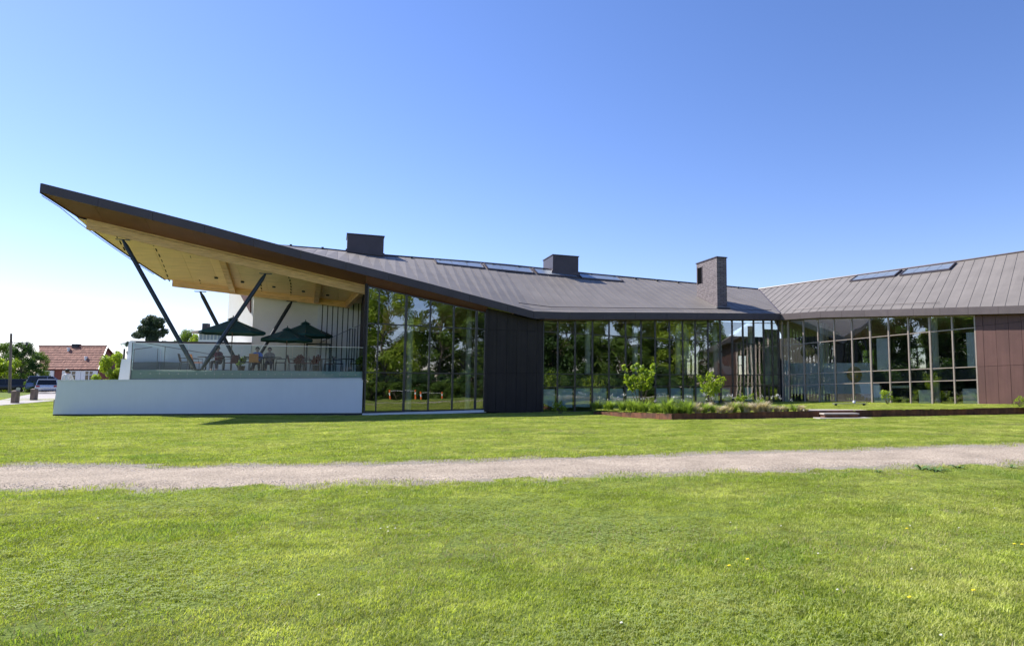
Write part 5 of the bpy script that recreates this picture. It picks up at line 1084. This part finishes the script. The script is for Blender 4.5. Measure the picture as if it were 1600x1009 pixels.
for px_, py in ((107, 548), (134, 562)):
    f = (577.5-py)/(577.5-541); y0 = HY+(ym-HY)*f; p = onY(px_, py, y0); z0_ = ze+(zr_-ze)*f; mb = MB(); mb.lathe((p.x, y0, z0_), [(.17, -.1), (.17, .35), (.26, .38), (.2, .5)], 10); obj('roof_vent', mb, M['whitep'], rfo)
mb = MB(); mb.hexa([(b_.x+.02, HY, ze), (b_.x+.16, HY, ze), (rb.x+.16, ym, zr_), (rb.x+.02, ym, zr_)], [(b_.x+.02, HY, ze+.16), (b_.x+.16, HY, ze+.16), (rb.x+.16, ym, zr_+.12), (rb.x+.02, ym, zr_+.12)]); obj('barge_board', mb, M['whitep'], rfo)
for x0, x1 in ((56, 84), (98, 126), (127.5, 152)):
    p0, p1 = onY(x0, 579, HY+.3), onY(x1, 592, HY+.3); fr = MB(); fr.box(p0.x, p1.x, HY+.2, HY+.34, p1.z-1.2, p0.z); w = obj('window', fr, M['whitep'], hs_); nn = 4; ww = (p1.x-p0.x)/nn
    for i in range(nn):
        for z0_, z1_ in ((p0.z-.55, p0.z-.12), (p0.z-1.5, p0.z-.65)):
            if i in (1, 2): g = MB(); g.box(p0.x+ww*i+.08, p0.x+ww*(i+1)-.08, HY+.18, HY+.199, z0_, z1_); obj('pane', g, mat('dark_pane', (.02,.025,.03), .1, 0, 1.), w)
# neighbouring white building
NB = 78; a_, b_ = onY(311, 516, NB), onY(395, 500, NB); zg = .7; nb = thing('neighbour_building', 'white neighbouring building with a row of tall windows behind the terrace', 'building', ((a_.x+b_.x)/2, NB, zg))
mb = MB(); mb.box(a_.x, b_.x, NB, NB+8, zg-.5, a_.z-.2); obj('wall', mb, M['render'], nb)
mb = MB(); mb.hexa([(a_.x-.6, NB-.5, a_.z-.35), (b_.x, NB-.5, a_.z-.35), (b_.x, NB+8, a_.z-.35), (a_.x-.6, NB+8, a_.z-.35)], [(a_.x-.5, NB-.4, a_.z-.1), (b_.x, NB-.4, a_.z+.6), (b_.x, NB+8, a_.z+.6), (a_.x-.5, NB+8, a_.z-.1)]); obj('roof', mb, mat('tan_roof', (.5,.38,.26), .8), nb)
for i in range(6):
    p0, p1 = onY(312.5+i*5.6, 519, NB), onY(316.3+i*5.6, 531, NB); mb = MB(); mb.box(p0.x, p1.x, NB-.03, NB+.02, p1.z, p0.z); w = obj('window', mb, mat('window_frame_grey', (.45,.45,.47), .6), nb); g = MB(); g.box(p0.x+.05, p1.x-.05, NB-.045, NB-.031, p1.z+.06, p0.z-.06); obj('pane', g, M['skyglass'], w)
cx_ = onY(320, 505, NB+3); mb = MB(); mb.box(cx_.x-.3, cx_.x+.3, NB+3, NB+3.6, a_.z-.2, onY(320, 505, NB+3).z); obj('chimney', mb, M['plinth'], nb)
# ------------------------------------------------------------------ grass blades, gravel stones (instanced stuff)
def lawnmat(name, c1, c2, c3, trans):
    m = leafmat(name, c1, c2, trans); N = m.node_tree.nodes; L = m.node_tree.links
    mix = [n for n in N if n.bl_idname == 'ShaderNodeMix'][0]; df = [n for n in N if n.bl_idname == 'ShaderNodeBsdfPrincipled'][0]; br = [n for n in N if n.bl_idname == 'ShaderNodeVectorMath'][0]
    geo = N.new('ShaderNodeNewGeometry')
    def nz(sc_, lo, hi, a, b, st_=None):
        mp = N.new('ShaderNodeMapping'); L.new(geo.outputs['Position'], mp.inputs[0]); mp.inputs['Scale'].default_value = st_ or (1, 1, 1)
        n = N.new('ShaderNodeTexNoise'); n.inputs['Scale'].default_value = sc_; n.inputs['Detail'].default_value = 6; n.inputs['Roughness'].default_value = .65; L.new(mp.outputs[0], n.inputs['Vector'])
        r = N.new('ShaderNodeMapRange'); r.inputs[1].default_value = lo; r.inputs[2].default_value = hi; r.inputs[3].default_value = a; r.inputs[4].default_value = b; L.new(n.outputs[0], r.inputs[0]); return r.outputs[0]
    m2 = N.new('ShaderNodeMix'); m2.data_type = 'RGBA'; L.new(nz(.55, .42, .62, 0, .75), m2.inputs[0]); L.new(mix.outputs[2], m2.inputs[6]); m2.inputs[7].default_value = (*c3, 1)
    v = N.new('ShaderNodeMath'); v.operation = 'MULTIPLY'; L.new(nz(1.9, .3, .7, .68, 1.3), v.inputs[0]); L.new(nz(7, .3, .7, .72, 1.28, (1, .6, 1)), v.inputs[1])
    s = N.new('ShaderNodeVectorMath'); s.operation = 'SCALE'; L.new(m2.outputs[2], s.inputs[0]); L.new(v.outputs[0], s.inputs['Scale'])
    L.new(s.outputs[0], df.inputs['Base Color']); L.new(s.outputs[0], br.inputs[0]); return m
M['blade'] = lawnmat('lawn_blades', (.13,.2,.022), (.48,.52,.09), (.52,.52,.17), .42)
M['blade_dull'] = leafmat('dull_clover_leaves', (.17,.23,.06), (.4,.46,.16), .35)
M['straw'] = leafmat('straw', (.2,.16,.08), (.42,.36,.2), .3)
def bladetile(n, size, h, w, seed, m, lean=.6):
    r_ = np.random.default_rng(seed); x = (r_.random(n)-.5)*size; y = (r_.random(n)-.5)*size; a = r_.random(n)*2*np.pi; hh = h*(.45+.75*r_.random(n)); le = hh*lean*(.3+r_.random(n)); ww = w*(.6+.7*r_.random(n))
    b = a+np.pi/2+r_.normal(size=n)*.5; dx, dy = np.cos(a), np.sin(a); sx_, sy_ = np.cos(b)*ww/2, np.sin(b)*ww/2; z0 = np.full(n, -.004)
    V = np.stack([np.stack([x-sx_, y-sy_, z0], 1), np.stack([x+sx_, y+sy_, z0], 1), np.stack([x+dx*le*.4+sx_*.8, y+dy*le*.4+sy_*.8, hh*.6], 1), np.stack([x+dx*le*.4-sx_*.8, y+dy*le*.4-sy_*.8, hh*.6], 1),
                  np.stack([x+dx*le+sx_*.15, y+dy*le+sy_*.15, hh], 1), np.stack([x+dx*le-sx_*.15, y+dy*le-sy_*.15, hh], 1)], 1).reshape(-1, 3)
    i = np.arange(n)[:, None]*6; F = np.concatenate([i+np.array([[0,1,2,3]]), i+np.array([[3,2,4,5]])]); return fastmesh('blades', V, F, m, {'tint': np.repeat(r_.random(n), 6)})
def clover(n, size, seed, m):
    r_ = np.random.default_rng(seed); V = []; F = []; T = []
    for k in range(n):
        x, y, z = (r_.random()-.5)*size, (r_.random()-.5)*size, .012+.02*r_.random(); t = r_.random()
        for j in range(3):
            a = r_.random()*.5+j*2.09; s = .009+.007*r_.random(); c, q = math.cos(a), math.sin(a); b = len(V); V += [(x, y, z), (x+s*(c-q*.5), y+s*(q+c*.5), z+.004), (x+s*1.5*c, y+s*1.5*q, z), (x+s*(c+q*.5), y+s*(q-c*.5), z+.004)]; F.append((b, b+1, b+2, b+3)); T += [t]*4
    return fastmesh('clover', V, F, m, {'tint': T})
def scatter(name, pts, rots, scls, meshes, label, cat):
    me = bpy.data.meshes.new(name); me.from_pydata([tuple(p) for p in pts], [], []); n = len(pts)
    for nm, arr in (('rot', rots), ('scl', scls)): a = me.attributes.new(nm, 'FLOAT', 'POINT'); a.data.foreach_set('value', np.asarray(arr, np.float32))
    a = me.attributes.new('pick', 'INT', 'POINT'); a.data.foreach_set('value', np.arange(n, dtype=np.int32) % len(meshes)*1 if True else None)
    o = bpy.data.objects.new(name, me); C.objects.link(o); ng = bpy.data.node_groups.new(name, 'GeometryNodeTree'); ng.interface.new_socket('Geometry', in_out='INPUT', socket_type='NodeSocketGeometry'); ng.interface.new_socket('Geometry', in_out='OUTPUT', socket_type='NodeSocketGeometry')
    N = ng.nodes; L = ng.links; gi = N.new('NodeGroupInput'); go = N.new('NodeGroupOutput'); mp = N.new('GeometryNodeMeshToPoints'); L.new(gi.outputs[0], mp.inputs[0]); ip = N.new('GeometryNodeInstanceOnPoints'); L.new(mp.outputs[0], ip.inputs['Points'])
    gi2 = N.new('GeometryNodeGeometryToInstance')
    for m_ in reversed(meshes):
        src = bpy.data.objects.new(name+'_source', m_); oi = N.new('GeometryNodeObjectInfo'); oi.inputs['Object'].default_value = src; L.new(oi.outputs['Geometry'], gi2.inputs[0])
    L.new(gi2.outputs[0], ip.inputs['Instance']); ip.inputs['Pick Instance'].default_value = True
    def attr(nm, t='FLOAT'): x = N.new('GeometryNodeInputNamedAttribute'); x.data_type = t; x.inputs['Name'].default_value = nm; return x.outputs[0]
    L.new(attr('pick', 'INT'), ip.inputs['Instance Index']); cx = N.new('ShaderNodeCombineXYZ'); L.new(attr('rot'), cx.inputs[2]); L.new(cx.outputs[0], ip.inputs['Rotation']); L.new(attr('scl'), ip.inputs['Scale']); L.new(ip.outputs[0], go.inputs[0])
    md = o.modifiers.new('scatter', 'NODES'); md.node_group = ng; tag(o, label, cat, kind='stuff'); return o
wallA = lambda x, y: (Vector((x, y, 0))-A.O).dot(A.b)
tWall0 = A.P(tL, 0, .6)[0]
rg = np.random.default_rng(5)
def snoise(x, y): return math.sin(x*.9+1.3*math.sin(y*.6))+math.sin(y*1.3+x*.4+2)+.6*math.sin(x*2.3-y*1.9)
near, far, vg, cv, dense = [], [], [], [], []
def free(x, y):
    if inpoly(x, y, poly2): return False
    if x > tWall0-.1 and wallA(x, y) > .5: return False
    return True
ST = .5
for y in np.arange(1.4, 60, ST):
    xl, xr = max(-.95*y-6, -60), .61*y+8
    for x in np.arange(xl, xr, ST):
        xx, yy = x+rg.uniform(-.06, .06), y+rg.uniform(-.06, .06)
        if yy > 46 and not (x < -28 and y < 58): continue
        a, b = path_y(xx)
        if xx > -33 and a-.12 < yy < b+.12: continue
        if xx <= -33 and 9 < yy < 16: continue
        if not free(xx, yy): 
            continue
        if yy > 46 and (onG_px := (xx/yy*FPX+CX)) < 95 and yy > 44 and False: continue
        z = gzi(xx, yy); d = min(abs(yy-a), abs(yy-b)); P = (xx, yy, z)
        if d < (.72 if yy > b else .5)+.22*snoise(xx*1.7, yy*1.1): vg.append(P); vg.append((xx+.2, yy+.15, z)); continue
        if d < 1.2: vg.append(P)
        if yy < 30 and rg.random() < .012: vg.append(P); continue
        if yy < a: near.append(P)
        else: far.append(P)
        if yy < 13 and rg.random() < (snoise(xx*1.4+9, yy*1.4)-.2)*.8: cv.append(P)
        if d < 1.4 and rg.random() < .6 or snoise(xx*1.1, yy*1.5+4) > 1.7: dense.append(P)
raised = []
x0 = min(p[0] for p in poly2); x1 = max(p[0] for p in poly2)
for y in np.arange(30, 50, ST):
    for x in np.arange(x0, x1, ST):
        if inpoly(x, y, poly2) and x < .61*y+8 and inpoly(x, y-.2, poly2) and inpoly(x+.1, y+.35, poly2): raised.append((x, y, gz2(x, y)))
R_ = lambda n: rg.random(n)*6.2832
def S_(pts, f=None): return np.array([.85+.3*rg.random()+(.18*snoise(p[0]*.7, p[1]*.9) if f is None else 0) for p in pts])
scatter('lawn_grass', near, R_(len(near)), S_(near), [bladetile(1900, .62, .022, .0052, 40+k, M['blade'], 1.1) for k in range(4)], 'short mown sunlit grass in front of the gravel path', 'grass')
scatter('far_lawn_grass', far+raised, R_(len(far)+len(raised)), S_(far+raised), [bladetile(900, .64, .03, .009, 50+k, M['blade'], 1.0) for k in range(4)], 'short mown grass between the gravel path and the building', 'grass')
scatter('verge_grass', vg, R_(len(vg)), S_(vg, 1), [bladetile(110, .6, .05, .007, 60+k, M['blade'], .8) for k in range(2)]+[bladetile(90, .6, .035, .006, 64, M['straw'], 1.2)], 'sparse grass and straw along the edges of the gravel path', 'grass')
scatter('lush_grass', dense, R_(len(dense)), S_(dense, 1), [bladetile(300, .5, .05, .0065, 70+k, M['fresh'], .9) for k in range(3)], 'taller lush grass tufts beside the path and in patches of the lawn', 'grass')
st2 = [p for p in near+far if rg.random() < .4+.3*snoise(p[0]*.8+5, p[1]*1.1)]
scatter('dry_grass', st2, R_(len(st2)), S_(st2, 1), [bladetile(130, .9, .03, .006, 90+k, M['straw'], 1.3) for k in range(2)], 'scattered dry straw coloured blades in the lawn', 'grass')
scatter('clover_patch', cv, R_(len(cv)), S_(cv, 1), [clover(150, .95, 80+k, M['blade_dull']) for k in range(3)], 'low dull green clover patches in the near lawn', 'clover')
# stones on the path and its verges
def stone(seed):
    r_ = random.Random(seed); mb = MB(); mb.ball((0,0,.3), 1, 6, 4, .55); V = [(x*(1+r_.uniform(-.25,.25)), y*(1+r_.uniform(-.25,.25)), z) for x, y, z in mb.v]; me = bpy.data.meshes.new('stone'); me.from_pydata(V, [], mb.f); me.materials.append((M['stone_a'], M['stone_b'], M['stone_c'])[seed % 3]); return me
M['stone_a'] = mat('pale_stone', (.5,.46,.42), .9); M['stone_b'] = mat('grey_stone', (.38,.32,.26), .9); M['stone_c'] = mat('brown_stone', (.42,.33,.25), .9)
sp_, ss_ = [], []
for _ in range(34000):
    x = rg.uniform(-14, 15); a, b = path_y(x); y = rg.uniform(a-.8, b+.8)
    if abs(x) > .95*y+1: continue
    sp_.append((x, y, gzi(x, y)+(.012 if a < y < b else 0))); ss_.append(.004+.009*rg.random()**3)
scatter('path_stones', sp_, R_(len(sp_)), ss_, [stone(k) for k in range(3)], 'loose pale pebbles on the gravel path and its edges', 'pebbles')
# flowers and weeds standing in the lawn
def flower(px_, py, kind, label, grp):
    p = onG(px_, py); z = gzi(p.x, p.y); th = thing('dandelion' if kind == 'y' else 'daisy', label, 'flower', (p.x, p.y, z), grp); h = .05 if kind == 'y' else .035; r = .02 if kind == 'y' else .012
    mb = MB(); mb.tube([(p.x, p.y, z), (p.x+.003, p.y, z+h)], .0015, 5); obj('stem', mb, M['leaf'], th); mb = MB(); c = (p.x+.003, p.y, z+h)
    for j in range(14):
        for rr, zz in ((r, .002), (r*.65, .007)):
            a = 2*math.pi*j/14+zz*40; b0 = Vector(c)+Vector((0,0,zz)); e = b0+Vector((rr*math.cos(a), rr*math.sin(a), .003)); sd = Vector((-math.sin(a), math.cos(a), 0))*r*.17; mb.add([b0, b0+(e-b0)*.7+sd, e, b0+(e-b0)*.7-sd], [(0,1,2,3)])
    obj('petals', mb, M['yellow'] if kind == 'y' else M['whitepetal'], th)
    mb = MB(); mb.ball(Vector(c)+Vector((0,0,.006)), r*.3, 8, 5, .6); obj('flower_centre', mb, M['yellow'], th)
M['yellow'] = mat('yellow_petals', (.9,.75,.02), .6); M['whitepetal'] = mat('white_petals', (.8,.8,.78), .6)
for px_, py, lb in ((1139, 893, 'lower left dandelion of the pair right of the lawn centre'), (1168, 883, 'upper right dandelion of the pair right of the lawn centre'), (1521, 933, 'lone dandelion in the lower right part of the lawn'), (1417, 833, 'dandelion below the broad weeds at the path edge'), (1585, 859, 'left one of two dandelions at the right picture edge'), (1597, 860, 'right one of two dandelions at the right picture edge'), (1421, 945, 'small dandelion in the lower right, left of the lone one'), (913, 711, 'dandelion on the far verge of the path'), (906, 712, 'second dandelion on the far verge of the path, just left of the other')): flower(px_, py, 'y', lb, 'dandelions in the lawn')
rr_ = random.Random(4)
for i, (px_, py) in enumerate([(594,829),(605,827),(606,834),(617,829),(1141,819),(1220,826),(1308,929),(1422,827),(1470,1002),(1498,831),(1278,870),(1554,800),(703,792),(573,772),(60,792),(92,806),(152,815),(497,938),(970,985),(1424,895)]): flower(px_, py, 'w', ('small white daisy in the tight cluster left of the lawn centre' if i < 4 else 'single small white daisy scattered in the mown lawn'), 'daisy cluster' if i < 4 else 'scattered daisies')
def weed(px_, py, s, label, seed):
    p = onG(px_, py); z = gzi(p.x, p.y); r_ = random.Random(seed); th = thing('broadleaf_weed', label, 'weed', (p.x, p.y, z), 'weeds at the path edge')
    for k in range(9):
        a = k*.7+r_.uniform(-.2, .2); L_ = s*(.6+.5*r_.random()); up = s*(.15+.3*r_.random()); w = s*.13; mb = MB(); d = Vector((math.cos(a), math.sin(a), 0)); n_ = Vector((-d.y, d.x, 0)); o = Vector((p.x, p.y, z))
        pts = [(0, 0, .2), (.3, .6, .8), (.65, 1, 1), (1, .7, .1)]; vs = []
        for f, u, wf in pts: q_ = o+d*L_*f+Vector((0,0,up*u)); vs += [q_-n_*w*wf, q_+Vector((0,0,-.004)), q_+n_*w*wf]
        mb.add(vs, [(3*i+j, 3*i+j+1, 3*i+j+4, 3*i+j+3) for i in range(3) for j in range(2)]); obj('leaf', mb, M['weedleaf'], th)
M['weedleaf'] = mat('weed_leaf', (.09,.16,.03), .5, var=.2, vscale=20)
weed(1440, 734, .26, 'large broad leaved weed on the near path edge, left of its neighbours', 1); weed(1463, 737, .24, 'large broad leaved weed on the near path edge, middle of three', 2); weed(1497, 732, .22, 'broad leaved weed on the near path edge, right of three', 3); weed(1373, 738, .12, 'small broad leaved weed on the near path edge', 4); weed(1581, 731, .16, 'small broad leaved weed near the right picture edge', 5)
